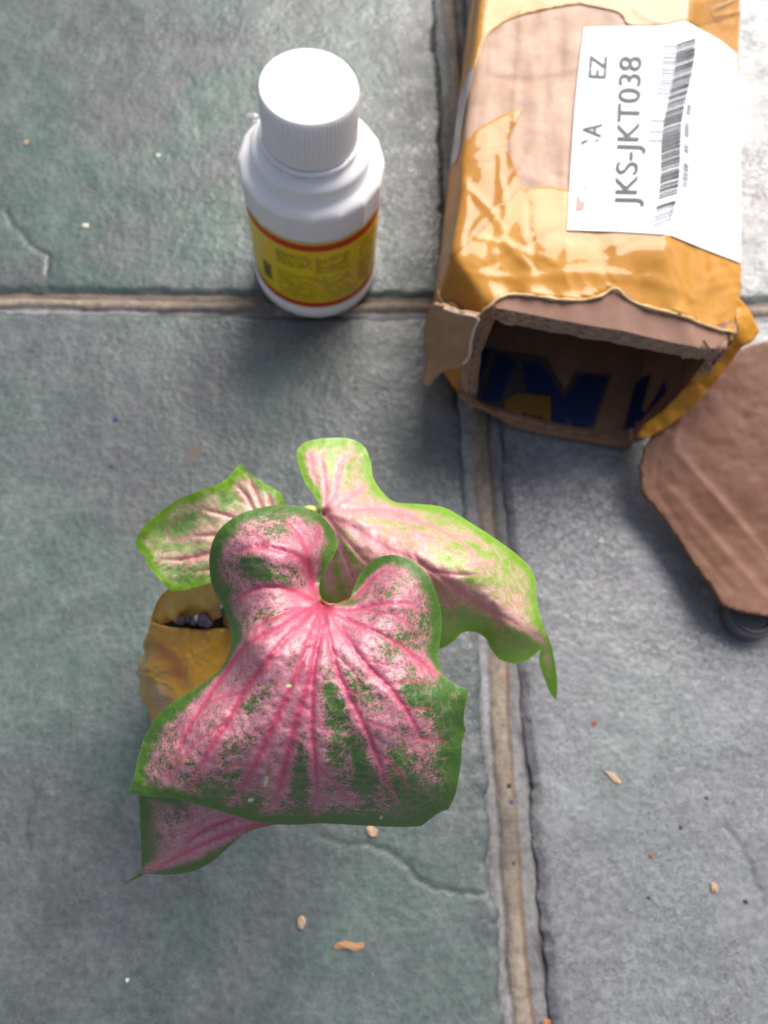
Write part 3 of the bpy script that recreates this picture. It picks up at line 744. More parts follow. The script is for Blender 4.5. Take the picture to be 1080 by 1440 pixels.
        if (0.12 < u < 0.25 and rnd.random() < .8) or (.25 < u < .6 and rnd.random() < 0.35): pale.append([(cx + 18, y - 18), (cx + 28 - 8 * u, y - 14), (cx + 28 - 8 * u, y2 - 14), (cx + 18, y2 - 18)])
        u += h + rnd.choice((0.007, 0.010, 0.013))
    ink('bar_code', bars, INK); ink('faded_bar_code', pale, INKG)
    # print on the inside liner
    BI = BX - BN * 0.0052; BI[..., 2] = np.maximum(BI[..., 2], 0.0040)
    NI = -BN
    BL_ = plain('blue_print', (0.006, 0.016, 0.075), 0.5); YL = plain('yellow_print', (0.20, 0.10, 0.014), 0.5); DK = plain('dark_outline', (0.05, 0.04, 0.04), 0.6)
    def c7(pts): return [(640 + x / 3.375, 440 + y / 3.375) for x, y in pts]
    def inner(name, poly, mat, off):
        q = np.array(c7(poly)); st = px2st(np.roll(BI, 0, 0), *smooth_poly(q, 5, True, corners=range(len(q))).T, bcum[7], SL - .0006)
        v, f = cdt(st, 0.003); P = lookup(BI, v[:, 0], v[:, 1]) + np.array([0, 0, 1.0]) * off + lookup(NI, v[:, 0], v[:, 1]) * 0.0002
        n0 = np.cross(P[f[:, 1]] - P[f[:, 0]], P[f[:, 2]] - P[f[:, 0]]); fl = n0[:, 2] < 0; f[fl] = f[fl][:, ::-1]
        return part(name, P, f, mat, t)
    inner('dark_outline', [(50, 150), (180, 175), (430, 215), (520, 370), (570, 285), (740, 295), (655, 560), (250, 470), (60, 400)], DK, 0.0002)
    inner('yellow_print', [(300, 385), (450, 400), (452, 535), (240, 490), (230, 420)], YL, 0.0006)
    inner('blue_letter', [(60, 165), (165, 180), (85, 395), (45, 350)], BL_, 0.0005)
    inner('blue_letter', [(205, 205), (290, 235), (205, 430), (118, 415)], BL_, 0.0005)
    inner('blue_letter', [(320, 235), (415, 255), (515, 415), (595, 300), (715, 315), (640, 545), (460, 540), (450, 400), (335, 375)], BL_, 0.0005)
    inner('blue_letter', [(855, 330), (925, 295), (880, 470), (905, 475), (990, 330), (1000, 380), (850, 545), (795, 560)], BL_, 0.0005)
    # torn flap at the left corner and loose amber tape down the right side
    def sheet(name, outline, ctrl, mat, step, solid, wob=0.0, corners=(), off=-1):
        q = smooth_poly(outline, step * 1.2, True, corners); v, f = cdt(q, step); z = TPS(ctrl)(v) + wob * fbm(v[:, 0] / 14, v[:, 1] / 14, 2.0, 3)
        P = at(v[:, 0], v[:, 1], z)
        f = f[:, ::-1]
        return part(name, P, f, mat, t, solid=solid, off=off)
    FLM = cardboard_mat('torn_flap_paper', (0.36, 0.225, 0.125)).m
    sheet('torn_flap', [(610, 428), (622, 431), (640, 437), (658, 442), (673, 445), (669, 460), (664, 480), (661, 500), (652, 513), (640, 519), (626, 521), (612, 530), (604, 542), (596, 541), (594, 528), (600, 515), (596, 495), (596, 460), (603, 435)],
          [(612, 430, .060), (672, 445, .0655), (664, 480, .053), (652, 513, .040), (604, 540, .029), (596, 480, .036), (630, 480, .0475), (640, 437, .064)], FLM, 4, 0.0016, 0.0012, corners=(1, 4, 12))
    rimm = plain('torn_paper_rim', (0.62, 0.48, 0.38), 0.8)
    rp = smooth_poly([(624, 434), (645, 441), (671, 447), (667, 462), (662, 482), (660, 500), (651, 512)], 3, False); zz = TPS([(612, 430, .060), (672, 445, .0655), (664, 480, .053), (652, 513, .040), (604, 540, .029), (596, 480, .036), (630, 480, .0475), (640, 437, .064)])(rp)
    V, Fc = tube(at(rp[:, 0], rp[:, 1], zz + .0002), 0.0005 + 0.0003 * np.abs(fbm(rp[:, 0] / 5, rp[:, 1] / 5)), 6); part('torn_rim', V, Fc, rimm, t)
    sheet('loose_tape', [(1032, 418), (1044, 424), (1056, 440), (1068, 466), (1056, 482), (1042, 490), (1022, 517), (990, 555), (950, 592), (918, 612), (898, 616), (903, 600), (935, 575), (975, 532), (1005, 500), (1022, 470), (1036, 466)],
          [(1034, 420, .050), (1068, 466, .046), (1036, 466, .050), (1005, 505, .041), (1027, 520, .038), (950, 565, .027), (915, 610, .020), (996, 558, .031)], TPX, 4, 0.0003, 0.0016, corners=(3,))
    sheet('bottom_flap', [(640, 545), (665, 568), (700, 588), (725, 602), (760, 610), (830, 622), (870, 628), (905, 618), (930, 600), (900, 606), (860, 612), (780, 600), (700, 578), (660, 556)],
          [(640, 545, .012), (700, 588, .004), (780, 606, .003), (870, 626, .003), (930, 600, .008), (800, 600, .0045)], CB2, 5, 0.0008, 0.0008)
box()

# ------------------------------------------------------------------ loose cut piece of cardboard and the cup below it
def card():
    p = at(1040, 700, 0); 
    CM = Mat('brown_board'); n = CM.noise(60, 4, 0.6); f = CM.noise(700, 3, 0.7)
    c = CM.mix(CM.ramp(n, 0.3, 0.7), (0.165, 0.068, 0.038), (0.205, 0.092, 0.052))
    c = CM.mix(CM.math('MULTIPLY', CM.ramp(f, 0.4, 0.8), 0.2), c, (0.2, 0.1, 0.06))
    c = CM.mix(CM.math('MULTIPLY', CM.attr('band'), 0.5), c, (0.30, 0.145, 0.095))
    c = CM.mix(CM.math('MULTIPLY', CM.attr('stain'), 0.8), c, (0.05, 0.025, 0.015))
    CM.set(Base_Color=c, Roughness=0.55); CM.bump(CM.math('ADD', n, CM.math('MULTIPLY', f, 0.3)), 0.0006, 0.5)
    out = [(1078, 480), (1045, 490), (1012, 512), (975, 552), (945, 585), (918, 612), (906, 632), (900, 655), (902, 690), (922, 716), (945, 745), (963, 772), (985, 805), (1003, 828), (1014, 848), (1030, 857), (1048, 862), (1085, 868),
           (1140, 860), (1205, 800), (1235, 700), (1225, 590), (1180, 510), (1120, 474)]
    q = smooth_poly(out, 4, True, corners=(0, 7, 8, 14, 17, 19, 20, 21, 22, 23)); q += np.c_[fbm(q[:, 1] / 9, 1.0, o=2), fbm(q[:, 0] / 9, 4.0, o=2)] * 1.6
    v, f = cdt(q, 4)
    z = TPS([(1078, 480, .034), (918, 612, .0165), (900, 670, .0125), (963, 772, .0105), (1014, 848, .0125), (1048, 862, .0135), (1085, 868, .0135), (1050, 690, .0215), (1205, 800, .014), (1225, 590, .030)])(v)
    band = np.zeros(len(v)); stain = np.zeros(len(v))
    for pl, wd, am in (([(1012, 530), (960, 580), (948, 630), (1000, 690), (1060, 760), (1110, 820)], 5, .0006), ([(945, 600), (925, 640), (922, 690)], 3, -.0005), ([(950, 560), (930, 605), (945, 612)], 3, .0004), ([(945, 690), (990, 740), (1050, 810), (1080, 840)], 6, .0005), ([(930, 700), (975, 765), (1030, 830)], 4, -.0004)):
        d, fr = seg_dist(v, pl); z += 0.5 * am * np.exp(-(d / wd) ** 2)
        if am > 0: band += np.exp(-(d / (wd * 1.4)) ** 2)
    for x, y, r in ((1063, 571, 5), (1050, 585, 6), (1072, 625, 4), (1023, 735, 3), (1060, 655, 4), (980, 545, 2.5)):
        d = np.hypot(v[:, 0] - x, v[:, 1] - y) + 2.5 * fbm(v[:, 0] / 4, v[:, 1] / 4); stain += np.exp(-(d / r) ** 2) * 0.8
    z += 0.0005 * fbm(v[:, 0] / 30, v[:, 1] / 30, 3.0, 3)
    P = at(v[:, 0], v[:, 1], z); c0 = P.mean(0); c0[2] = 0
    me = mesh('cardboard_piece', P - c0, f[:, ::-1], True, {'band': np.clip(band, 0, 1), 'stain': np.clip(stain, 0, 1)})
    o = link('cardboard_piece', me, CM.m); o.location = c0; m = o.modifiers.new('thickness', 'SOLIDIFY'); m.thickness = 0.0022; m.offset = -1
    tag(o, 'loose brown octagonal piece of cardboard cut from the box, lying beside its opening', 'cardboard')
    c = at(1046, 866, 0.0); t = empty('plastic_cup', (float(c[0]), float(c[1]), 0)); tag(t, 'small dark grey round cup peeking out under the brown cardboard piece', 'cup')
    DM = plain('dark_plastic', (0.085, 0.08, 0.085), 0.45)
    V, Fc = lathe((c[0], c[1]), [(0, .0002), (.0095, .0002), (.0101, .0008), (.0102, .003), (.0098, .0058), (.0092, .0064), (0.004, .0064), (0, .0064)], 48); part('cup_shell', V, Fc, DM, t)
    V, Fc = lathe((c[0], c[1]), [(.0075, .00641), (.0080, .0069), (.0076, .0074), (0.0068, .0070), (.0066, .00641)], 48); part('cup_rim', V, Fc, DM, t)
card()

# ------------------------------------------------------------------ the pot wrapped in tape
def pot():
    base = at(335, 968, 0.0)
    t = empty('plant_pot', (float(base[0]), float(base[1]), 0)); tag(t, 'small plant pot wrapped in wrinkled brown tape, under the pink leaves', 'pot')
    n = 96; th = np.linspace(0, 2 * math.pi, n, endpoint=False); cs, sn = np.cos(th), np.sin(th)
    lev = []
    def ring(px, py, z, rx, ry):
        c = at(px, py, z); P = np.stack([c[0] + rx * cs, c[1] + ry * sn, np.full(n, c[2])], -1); lev.append(P)
    ring(345, 975, 0.0, .0215, .0215); ring(340, 972, .003, .0245, .0245); ring(325, 962, .018, .0272, .0272); ring(308, 940, .034, .0252, .0250); ring(298, 915, .048, .0200, .0180)
    c = at(290, 871, .059); spw = np.abs(sn) ** 1.5; yb = np.where(sn > 0, spw * .0122, sn * .0026)
    lev.append(np.stack([c[0] + .0158 * cs, c[1] + yb, .058 + np.where(sn > 0, spw * .0115, sn * .001) - 0.0006 * cs], -1))
    L = np.array(lev); m = 72; tt = np.array([0, .03, .3, .58, .8, 1.0]); uu = np.linspace(0, 1, m)
    G = np.empty((n, m, 3))
    for k in range(n):
        for i in range(3): G[k, :, i] = np.interp(uu, tt, L[:, k, i])
    for _ in range(3):
        G[:, 2:-1] = (G[:, 1:-2] + 2 * G[:, 2:-1] + G[:, 3:]) / 4
    cen = G.mean(0, keepdims=True); rad = G - cen; rad[..., 2] = 0; rad /= np.linalg.norm(rad, axis=-1)[..., None] + 1e-9
    X, Y = np.cos(th)[:, None] * 3 + 0 * uu[None], uu[None] * 5 + np.sin(th)[:, None] * 3
    fade = (ss(0, .08, uu) * (0.35 + 0.65 * (1 - ss(.86, 1, uu))))[None]
    disp = (0.0022 * (fbm(X * 0.9, Y * 0.9, 2.0, 2)) + 0.0010 * (ridged(X * 1.6 + Y, Y * 1.3, 6.0, 2) - .4)) * fade
    G = G + rad * disp[..., None]
    pm = Mat('brown_pot_tape'); a = pm.noise(38, 3, 0.55, 0.8); b = pm.noise(200, 3, 0.6, 1.0)
    c_ = pm.mix(pm.ramp(a, 0.35, 0.7), (0.58, 0.29, 0.025), (0.44, 0.235, 0.03)); c_ = pm.mix(pm.math('MULTIPLY', pm.attr('rust'), 0.7), c_, (0.26, 0.06, 0.022))
    c_ = pm.mix(pm.math('MULTIPLY', pm.attr('pale'), 0.8), c_, (0.55, 0.34, 0.22))
    pm.set(Base_Color=c_, Roughness=0.32, Coat_Weight=0.45, Coat_Roughness=0.05)
    r_ = pm.math('ABSOLUTE', pm.math('SUBTRACT', pm.noise(60, 2, 0.5, 1.5), 0.5)); pm.bump(pm.math('ADD', pm.math('MULTIPLY', r_, -1.2), pm.math('MULTIPLY', b, .1)), 0.003, 0.9)
    Pf = G.reshape(-1, 3); q = proj(Pf); d, _ = seg_dist(q, [(225, 910), (245, 930), (255, 950)]); rust = np.exp(-((d + 5 * fbm(q[:, 0] / 9, q[:, 1] / 9)) / 13) ** 2)
    d, _ = seg_dist(q, [(222, 975), (232, 1000), (245, 1005)]); pal = np.exp(-((d + 6 * fbm(q[:, 0] / 7, q[:, 1] / 7)) / 11) ** 2)
    part('tape_wrap', Pf, grid_faces(n, m, True), pm.m, t, attrs={'rust': rust, 'pale': pal}, solid=0.0004)
    # inside face of the pouch down to the soil
    top = G[:, -1]; lv = []
    for k in np.linspace(0, 1, 16):
        c2 = top.mean(0); P = top.copy(); P[:, :2] = c2[:2] + (top[:, :2] - c2[:2]) * (0.985 - 0.10 * k); P[:, 2] = top[:, 2] * (1 - k) + 0.0545 * k - .0002; P[:, 1] -= np.where(cs > .35, .35, 1.0) * 0.0124 * (k ** 1.2) * (sn > 0) * sn; lv.append(P)
    I = np.stack(lv, 1); I[..., 1] += (0.0020 * ridged(np.cos(th)[:, None] * 3, np.linspace(0, 1, 16)[None] * 1.6 + 0 * th[:, None], 3.0, 2)) * np.linspace(0, 1, 16)[None] * (sn > 0)[:, None]
    ins = tape_mat('pouch_inside_tape', (0.60, 0.36, 0.07), (0.70, 0.45, 0.12), 0.06)
    part('pouch_inside', I.reshape(-1, 3), grid_faces(n, 16, True, True), ins, t)
    sm = plain('potting_soil', (0.035, 0.026, 0.02), 0.9)
    c2 = top.mean(0); rr = np.linspace(0, 1, 14); SX = c2[0] + np.outer(cs, rr) * .0152; SY = (I[:, -1, 1])[:, None] * rr[None] + c2[1] * (1 - rr[None]); SZ = 0.0548 + 0.0014 * fbm(SX * 300, SY * 300, 1, 3) + .001 * (1 - rr[None])
    part('soil', np.stack([SX, SY, SZ], -1).reshape(-1, 3), grid_faces(n, 14, True), sm, t)
    lump = plain('soil_lump', (0.10, 0.09, 0.12), 0.8); perl = plain('perlite', (0.7, 0.72, 0.78), 0.6)
    for (px, py, r, mt, nm) in ((255, 872, .0015, lump, 'soil_lump'), (264, 870, .0013, lump, 'soil_lump'), (278, 870, .0012, perl, 'perlite'), (286, 871, .0022, lump, 'soil_lump'), (292, 876, .0015, lump, 'soil_lump'), (273, 874, .0012, lump, 'soil_lump'), (313, 852, .0010, perl, 'perlite'), (317, 860, .0014, lump, 'soil_lump')):
        p = at(px, py, .0585); V, Fc = lathe((p[0], p[1]), [(0, p[2] - r), (r * .8, p[2] - r * .6), (r, p[2]), (r * .7, p[2] + r * .6), (0, p[2] + r * .9)], 9)
        V = np.array(V); V += 0.3 * r * np.stack([fbm(V[:, 0] * 900, V[:, 1] * 900, V[:, 2] * 900 + k) for k in range(3)], -1); part(nm, V, Fc, mt, t)
pot()

# ------------------------------------------------------------------ the caladium
def leaf_mat(name, green, green2, pink, pink2, vein, edge, speck=2600, thr=0.0, trans=0.2, rough=0.36, fw=1.9, lo_hi=(0.18, 0.68)):
    m = Mat(name)
    lo = m.noise(130, 4, 0.6, 0.3); mid = m.noise(520, 4, 0.65); fi = m.noise(speck, 3, 0.7)
    ps = m.attr('pink'); vn = m.attr('vein'); ed = m.attr('edge'); sv = m.attr('sidevein')
    k = m.math('ADD', ps, m.math('MULTIPLY', m.math('SUBTRACT', lo, 0.5), 0.9)); k = m.math('ADD', k, m.math('MULTIPLY', m.math('SUBTRACT', mid, 0.5), 1.1))
    k = m.math('ADD', k, m.math('MULTIPLY', m.math('SUBTRACT', fi, 0.5), fw)); k = m.ramp(m.math('ADD', k, thr), lo_hi[0], lo_hi[1])
    g = m.mix(m.ramp(lo, 0.3, 0.7), green, green2); g = m.mix(ed, edge, g)
    p = m.mix(m.ramp(mid, 0.35, 0.7), pink, pink2)
    c = m.mix(m.math('MULTIPLY', k, ed), g, p)
    vl = m.ramp(m.voro(300, 'DISTANCE_TO_EDGE', co=m.warp(200, 0.003)), 0.0, 0.12, 0.20, 0.0)
    c = m.mix(m.math('MULTIPLY', vl, ed), c, pink2)
    vv = m.math('MULTIPLY', vn, m.ramp(m.math('ADD', fi, mid), 0.7, 1.1, 0.72, 1.0))
    c = m.mix(vv, c, vein); c = m.mix(m.math('MULTIPLY', m.attr('spot'), 1.0), c, (0.62, 0.70, 0.35))
    c = m.mix(m.math('MULTIPLY', m.attr('rim'), 0.8), c, tuple(min(1, x * 1.1 + .03) for x in edge))
    m.set(Base_Color=c, Roughness=m.ramp(fi, 0.3, 0.7, rough - .06, rough + .1), Specular_IOR_Level=0.5, Coat_Weight=0.35, Coat_Roughness=0.28)
    h = m.math('ADD', m.math('MULTIPLY', fi, 0.55), m.math('MULTIPLY', mid, 0.8)); m.bump(h, 0.00035, 0.9)
    m.translucent(c, trans); return m.m
def leaf(name, outline, ctrl, veins, sides, greens, mat, parent, label, corners=(), step=2.6, edge_w=(8, 34), spots=(), groove=0.0005, tipinfo=None, pinkbase=0.62, pinkfar=0.0, wave=0.0009, centre=(455, 848)):
    q = smooth_poly(outline, step, True, corners)
    v, f = cdt(q, step); z = TPS(ctrl)(v)
    d_e, _ = seg_dist(v, np.vstack([q, q[:1]]))
    vein = np.zeros(len(v)); side = np.zeros(len(v)); rel = np.zeros(len(v))
    for pl, w0, w1 in veins:
        pl = smooth_poly(pl, 8, False); d, fr = seg_dist(v, pl); wd = w0 + (w1 - w0) * fr
        fade = 1 - 0.9 * ss(0.75, 1.0, fr)
        vein = np.maximum(vein, np.exp(-(d / wd) ** 2) * fade); side = np.maximum(side, np.exp(-(d / (wd * 3.2)) ** 2) * fade)
        rel -= groove * np.exp(-(d / (wd * 0.9)) ** 2) * fade; rel += groove * 0.9 * np.exp(-((d - wd * 3.0) / (wd * 2.2)) ** 2) * fade * 0.5
    for pl, w0, w1 in sides:
        pl = smooth_poly(pl, 8, False); d, fr = seg_dist(v, pl); wd = w0 + (w1 - w0) * fr; fade = 0.75 * (1 - ss(0.6, 1.0, fr))
        vein = np.maximum(vein, np.exp(-(d / wd) ** 2) * fade); side = np.maximum(side, np.exp(-(d / (wd * 2.6)) ** 2) * fade); rel -= groove * 0.4 * np.exp(-(d / wd) ** 2) * fade
    rv = random.Random(len(v)); fine = np.zeros(len(v))
    for pl, w0, w1 in veins:                       # fine branching veinlets leave every main vein
        p_ = smooth_poly(pl, 4, False); L_ = np.r_[0, np.cumsum(np.hypot(*np.diff(p_, axis=0).T))]; s_ = rv.uniform(24, 34); sd = 1
        while s_ < L_[-1] - 6:
            i = min(int(np.searchsorted(L_, s_)), len(p_) - 2); tg = p_[i + 1] - p_[i]; tg = tg / (np.hypot(*tg) + 1e-9); a = math.radians(rv.uniform(38, 58)) * sd
            dr = np.array([tg[0] * math.cos(a) - tg[1] * math.sin(a), tg[0] * math.sin(a) + tg[1] * math.cos(a)]); ln = rv.uniform(16, 30); u_ = np.linspace(0, 1, 6)[:, None]
            br = p_[i] + dr * ln * u_ + tg * ln * 0.35 * u_ ** 2 + np.array([[rv.uniform(-1.2, 1.2), rv.uniform(-1.2, 1.2)] for _ in range(6)]) * u_
            d, fr = seg_dist(v, br, 8); fine = np.maximum(fine, np.exp(-(d / (2.1 - 0.9 * fr)) ** 2) * (1 - 0.85 * fr)); sd = -sd; s_ += rv.uniform(9, 15)
    vein = np.maximum(vein, 0.55 * fine); rel -= groove * 0.3 * fine
    pk = pinkbase + 0.30 * side + 0.22 * fine
    for x, y, rx, ry, a, s_ in greens:
        ca, sa = math.cos(math.radians(a)), math.sin(math.radians(a)); X = (v[:, 0] - x) * ca + (v[:, 1] - y) * sa; Y = -(v[:, 0] - x) * sa + (v[:, 1] - y) * ca
        pk -= s_ * np.exp(-((X / rx) ** 2 + (Y / ry) ** 2))
    dc = np.hypot(v[:, 0] - centre[0], v[:, 1] - centre[1]); pk -= pinkfar * ss(120, 330, dc); pk += 0.35 * np.exp(-(dc / 28) ** 2)
    ed = ss(edge_w[0], edge_w[1], d_e + 7 * fbm(v[:, 0] / 16, v[:, 1] / 16, 1.0, 3) + 14 * side)
    rim = 1 - ss(0.6, 2.4, d_e)
    vein = vein * ss(0.0, 0.5, ed)
    sp = np.zeros(len(v))
    for x, y, rx, ry, a in spots:
        ca, sa = math.cos(math.radians(a)), math.sin(math.radians(a)); X = (v[:, 0] - x) * ca + (v[:, 1] - y) * sa; Y = -(v[:, 0] - x) * sa + (v[:, 1] - y) * ca; sp = np.maximum(sp, 1 - ss(0.8, 1.2, np.hypot(X / rx, Y / ry)))
    z = z + rel + wave * fbm(v[:, 0] / 34, v[:, 1] / 34, 4.0, 3) + 0.00018 * fbm(v[:, 0] / 9, v[:, 1] / 9, 6.0, 2)
    P = at(v[:, 0], v[:, 1], z); f = f[:, ::-1].tolist(); at_ = {'vein': vein, 'sidevein': side, 'pink': pk, 'edge': ed, 'rim': rim, 'spot': sp}
    if tipinfo:
        o2, c2, v2, j_a, j_b = tipinfo
        q2 = smooth_poly(o2, step, True, (0, 2, 3, 4)); w, g = cdt(q2, step); zz = TPS(c2)(w); d2, _ = seg_dist(w, np.vstack([q2, q2[:1]])); ve = np.zeros(len(w)); si = np.zeros(len(w))
        for pl, w0, w1 in v2:
            pl = smooth_poly(pl, 8, False); d, fr = seg_dist(w, pl); wd = w0 + (w1 - w0) * fr; ve = np.maximum(ve, np.exp(-(d / wd) ** 2) * (1 - .9 * ss(.8, 1, fr))); si = np.maximum(si, np.exp(-(d / (wd * 5)) ** 2)); zz -= .0007 * np.exp(-(d / wd) ** 2)
        ed2 = ss(8, 40, d2 + 60 * (w[:, 1] < 1150) * ss(250, 300, w[:, 0]) + 10 * fbm(w[:, 0] / 14, w[:, 1] / 14) + 26 * si)
        b = len(P); P = np.vstack([P, at(w[:, 0], w[:, 1], zz)]); f += (g[:, ::-1] + b).tolist()
        ex = {'vein': ve * ss(0, .5, ed2), 'sidevein': si, 'pink': 0.55 + 0.3 * si, 'edge': ed2, 'rim': 1 - ss(.6, 2.4, d2), 'spot': 0 * ve}
        # strip that carries the blade round the fold
        ja = smooth_poly(j_a, 6, False); jb = smooth_poly(j_b, 6, False); n = 40
        def res(a): 
            l = np.r_[0, np.cumsum(np.hypot(*np.diff(a, axis=0).T))]; u = np.linspace(0, l[-1], n); return np.stack([np.interp(u, l, a[:, i]) for i in range(2)], -1)
        ja, jb = res(ja), res(jb); za = TPS(ctrl)(ja) - .0003; zb = TPS(c2)(jb) + .0002
        rows = []
        for k in np.linspace(0, 1, 6): 
            pa = at(ja[:, 0], ja[:, 1] - 4, za); pb = at(jb[:, 0], jb[:, 1], zb); rows.append(pa * (1 - k) + pb * k - np.array([0, 0, 1.0]) * .0)
        st = np.stack(rows, 1).reshape(-1, 3); b = len(P); P = np.vstack([P, st]); f += (grid_faces(n, 6) + b).tolist()
        ns = len(st); ex2 = {'vein': np.zeros(ns), 'sidevein': np.zeros(ns), 'pink': np.full(ns, .3), 'edge': np.full(ns, .5), 'rim': np.zeros(ns), 'spot': np.zeros(ns)}
        at_ = {k: np.r_[at_[k], ex[k], ex2[k]] for k in at_}
    o = part(name, P, f, mat, parent, attrs=at_); o['label'] = label
    return o
pb = at(335, 968, 0.0)
plant = empty('caladium_plant', (float(pb[0]), float(pb[1]), 0.05)); tag(plant, 'pink and green caladium with three heart shaped leaves growing from the tape wrapped pot', 'plant')

MA = leaf_mat('leaf_dark_pink', (0.040, 0.110, 0.016), (0.07, 0.165, 0.03), (0.43, 0.135, 0.19), (0.56, 0.26, 0.31), (0.50, 0.055, 0.13), (0.050, 0.130, 0.010), 1500, 0.05, 0.16, 0.30)
MB_ = leaf_mat('leaf_lime_pink', (0.23, 0.42, 0.04), (0.34, 0.52, 0.09), (0.70, 0.31, 0.31), (0.80, 0.50, 0.47), (0.72, 0.27, 0.31), (0.20, 0.41, 0.015), 1300, 0.02, 0.32, 0.33, 0.9, (0.05, 0.85))
MC = leaf_mat('leaf_green_pink', (0.09, 0.24, 0.05), (0.34, 0.52, 0.15), (0.72, 0.36, 0.34), (0.74, 0.68, 0.42), (0.72, 0.26, 0.28), (0.20, 0.42, 0.02), 1400, 0.0, 0.3, 0.33, 1.2, (0.1, 0.8))

outA = [(453, 846), (449, 830), (451, 812), (460, 795), (471, 778), (475, 762), (468, 744), (455, 728), (436, 716), (408, 710), (375, 712), (340, 722), (314, 739), (299, 762), (294, 792), (299, 826), (312, 850), (323, 878), (325, 902), (317, 930), (300, 950),
        (272, 970), (243, 988), (220, 1008), (203, 1037), (193, 1070), (188, 1095), (178, 1115), (205, 1120), (245, 1123), (290, 1135), (330, 1147), (365, 1157), (410, 1160), (455, 1158), (510, 1161), (560, 1163), (592, 1162), (605, 1152), (618, 1143), (631, 1138),
        (641, 1115), (648, 1075), (650, 1045), (655, 1028), (652, 1010), (655, 990), (659, 970), (640, 962), (624, 948), (616, 925), (619, 900), (621, 870), (615, 838), (602, 810), (584, 791), (560, 781), (538, 782), (519, 792), (506, 808), (497, 828), (490, 843), (474, 848), (461, 851)]
ctA = [(455, 848, .1205), (430, 960, .1305), (350, 905, .1290), (297, 800, .1180), (330, 745, .1265), (375, 712, .1215), (360, 790, .1290), (430, 716, .1190), (472, 762, .1125), (430, 780, .1255), (449, 825, .1150), (552, 781, .1175), (560, 850, .1270),
       (505, 812, .1150), (619, 860, .1150), (600, 950, .1240), (500, 900, .1285), (617, 925, .1170), (657, 972, .1190), (654, 1030, .1130), (636, 1120, .1050), (560, 1060, .1225), (592, 1161, .0960), (510, 1160, .0955), (455, 1158, .0955), (400, 1159, .0965), (325, 1146, .1060),
       (450, 1100, .1165), (560, 1115, .1130), (370, 1090, .1190), (270, 1075, .1230), (178, 1115, .1140), (200, 1045, .1140), (250, 984, .1160), (300, 1000, .1245), (312, 940, .1180), (324, 890, .1170), (240, 1118, .1170), (400, 1030, .1270), (490, 1010, .1280)]
C = (455, 850)
vA = [([C, (446, 900), (436, 950), (424, 990), (412, 1030), (401, 1075), (388, 1120), (372, 1157)], 7.5, 4.5),
      ([C, (442, 880), (425, 930), (405, 975), (380, 1030), (356, 1080), (328, 1130), (318, 1146)], 5.5, 5.0),
      ([C, (430, 868), (400, 900), (368, 940), (342, 975), (318, 1018), (290, 1062), (272, 1105), (262, 1128)], 5.5, 4.0),
      ([C, (425, 860), (395, 878), (350, 905), (318, 945), (290, 985), (262, 1030), (242, 1078), (232, 1100)], 5, 3.0),
      ([C, (452, 890), (443, 930), (440, 975), (439, 1028), (444, 1078), (446, 1138), (444, 1156)], 4.5, 3.5),
      ([C, (466, 912), (482, 962), (508, 1012), (526, 1054), (539, 1092), (536, 1122)], 5.0, 3.2),
      ([C, (472, 872), (511, 930), (544, 963), (572, 1000), (592, 1038), (600, 1062)], 5.0, 3.0),
      ([C, (483, 868), (525, 888), (561, 907), (594, 932), (628, 957), (640, 962)], 4.0, 3.0),
      ([C, (490, 858), (530, 850), (570, 848), (598, 862)], 3.5, 1.5), ([C, (497, 839), (526, 812), (556, 793)], 3.5, 1.5),
      ([C, (440, 825), (434, 800), (418, 782), (385, 772), (350, 770), (325, 785)], 6.5, 3.0),
      ([C, (438, 815), (432, 780), (420, 750), (398, 730)], 5.5, 2.5), ([C, (430, 838), (400, 828), (370, 826), (344, 836), (322, 855)], 5, 2.5), ([C, (420, 855), (385, 868), (345, 892)], 4, 2.5)]
sA = [([(544, 963), (580, 958), (612, 963)], 3, 1.5), ([(514, 1015), (540, 1022), (567, 1033)], 2.5, 1.2), ([(450, 1080), (483, 1114), (512, 1136)], 3.5, 2), ([(526, 1054), (560, 1085), (580, 1125)], 3, 1.5), ([(592, 1038), (620, 1040), (635, 1050)], 3, 1.2), ([(539, 1092), (556, 1118), (560, 1140)], 2.5, 1.2), ([(482, 962), (500, 975), (520, 980)], 2, 1), ([(467, 915), (500, 950), (506, 985)], 2, 1), ([(356, 1080), (330, 1075), (300, 1100)], 2.5, 1.2), ([(511, 930), (545, 935), (575, 950)], 2, 1), ([(424, 990), (455, 1020), (470, 1050)], 2, 1), ([(342, 975), (300, 985), (270, 1010)], 3, 1.5),
      ([(318, 1018), (270, 1050), (235, 1100)], 3, 1.5), ([(500, 855), (560, 868), (600, 905)], 2.5, 1.5), ([(405, 975), (390, 1010), (340, 1040)], 2, 1), ([(432, 780), (450, 750), (440, 728)], 3, 1.5), ([(385, 772), (355, 748), (345, 735)], 3, 1.5), ([(572, 1000), (600, 995), (615, 1000)], 2.5, 1)]
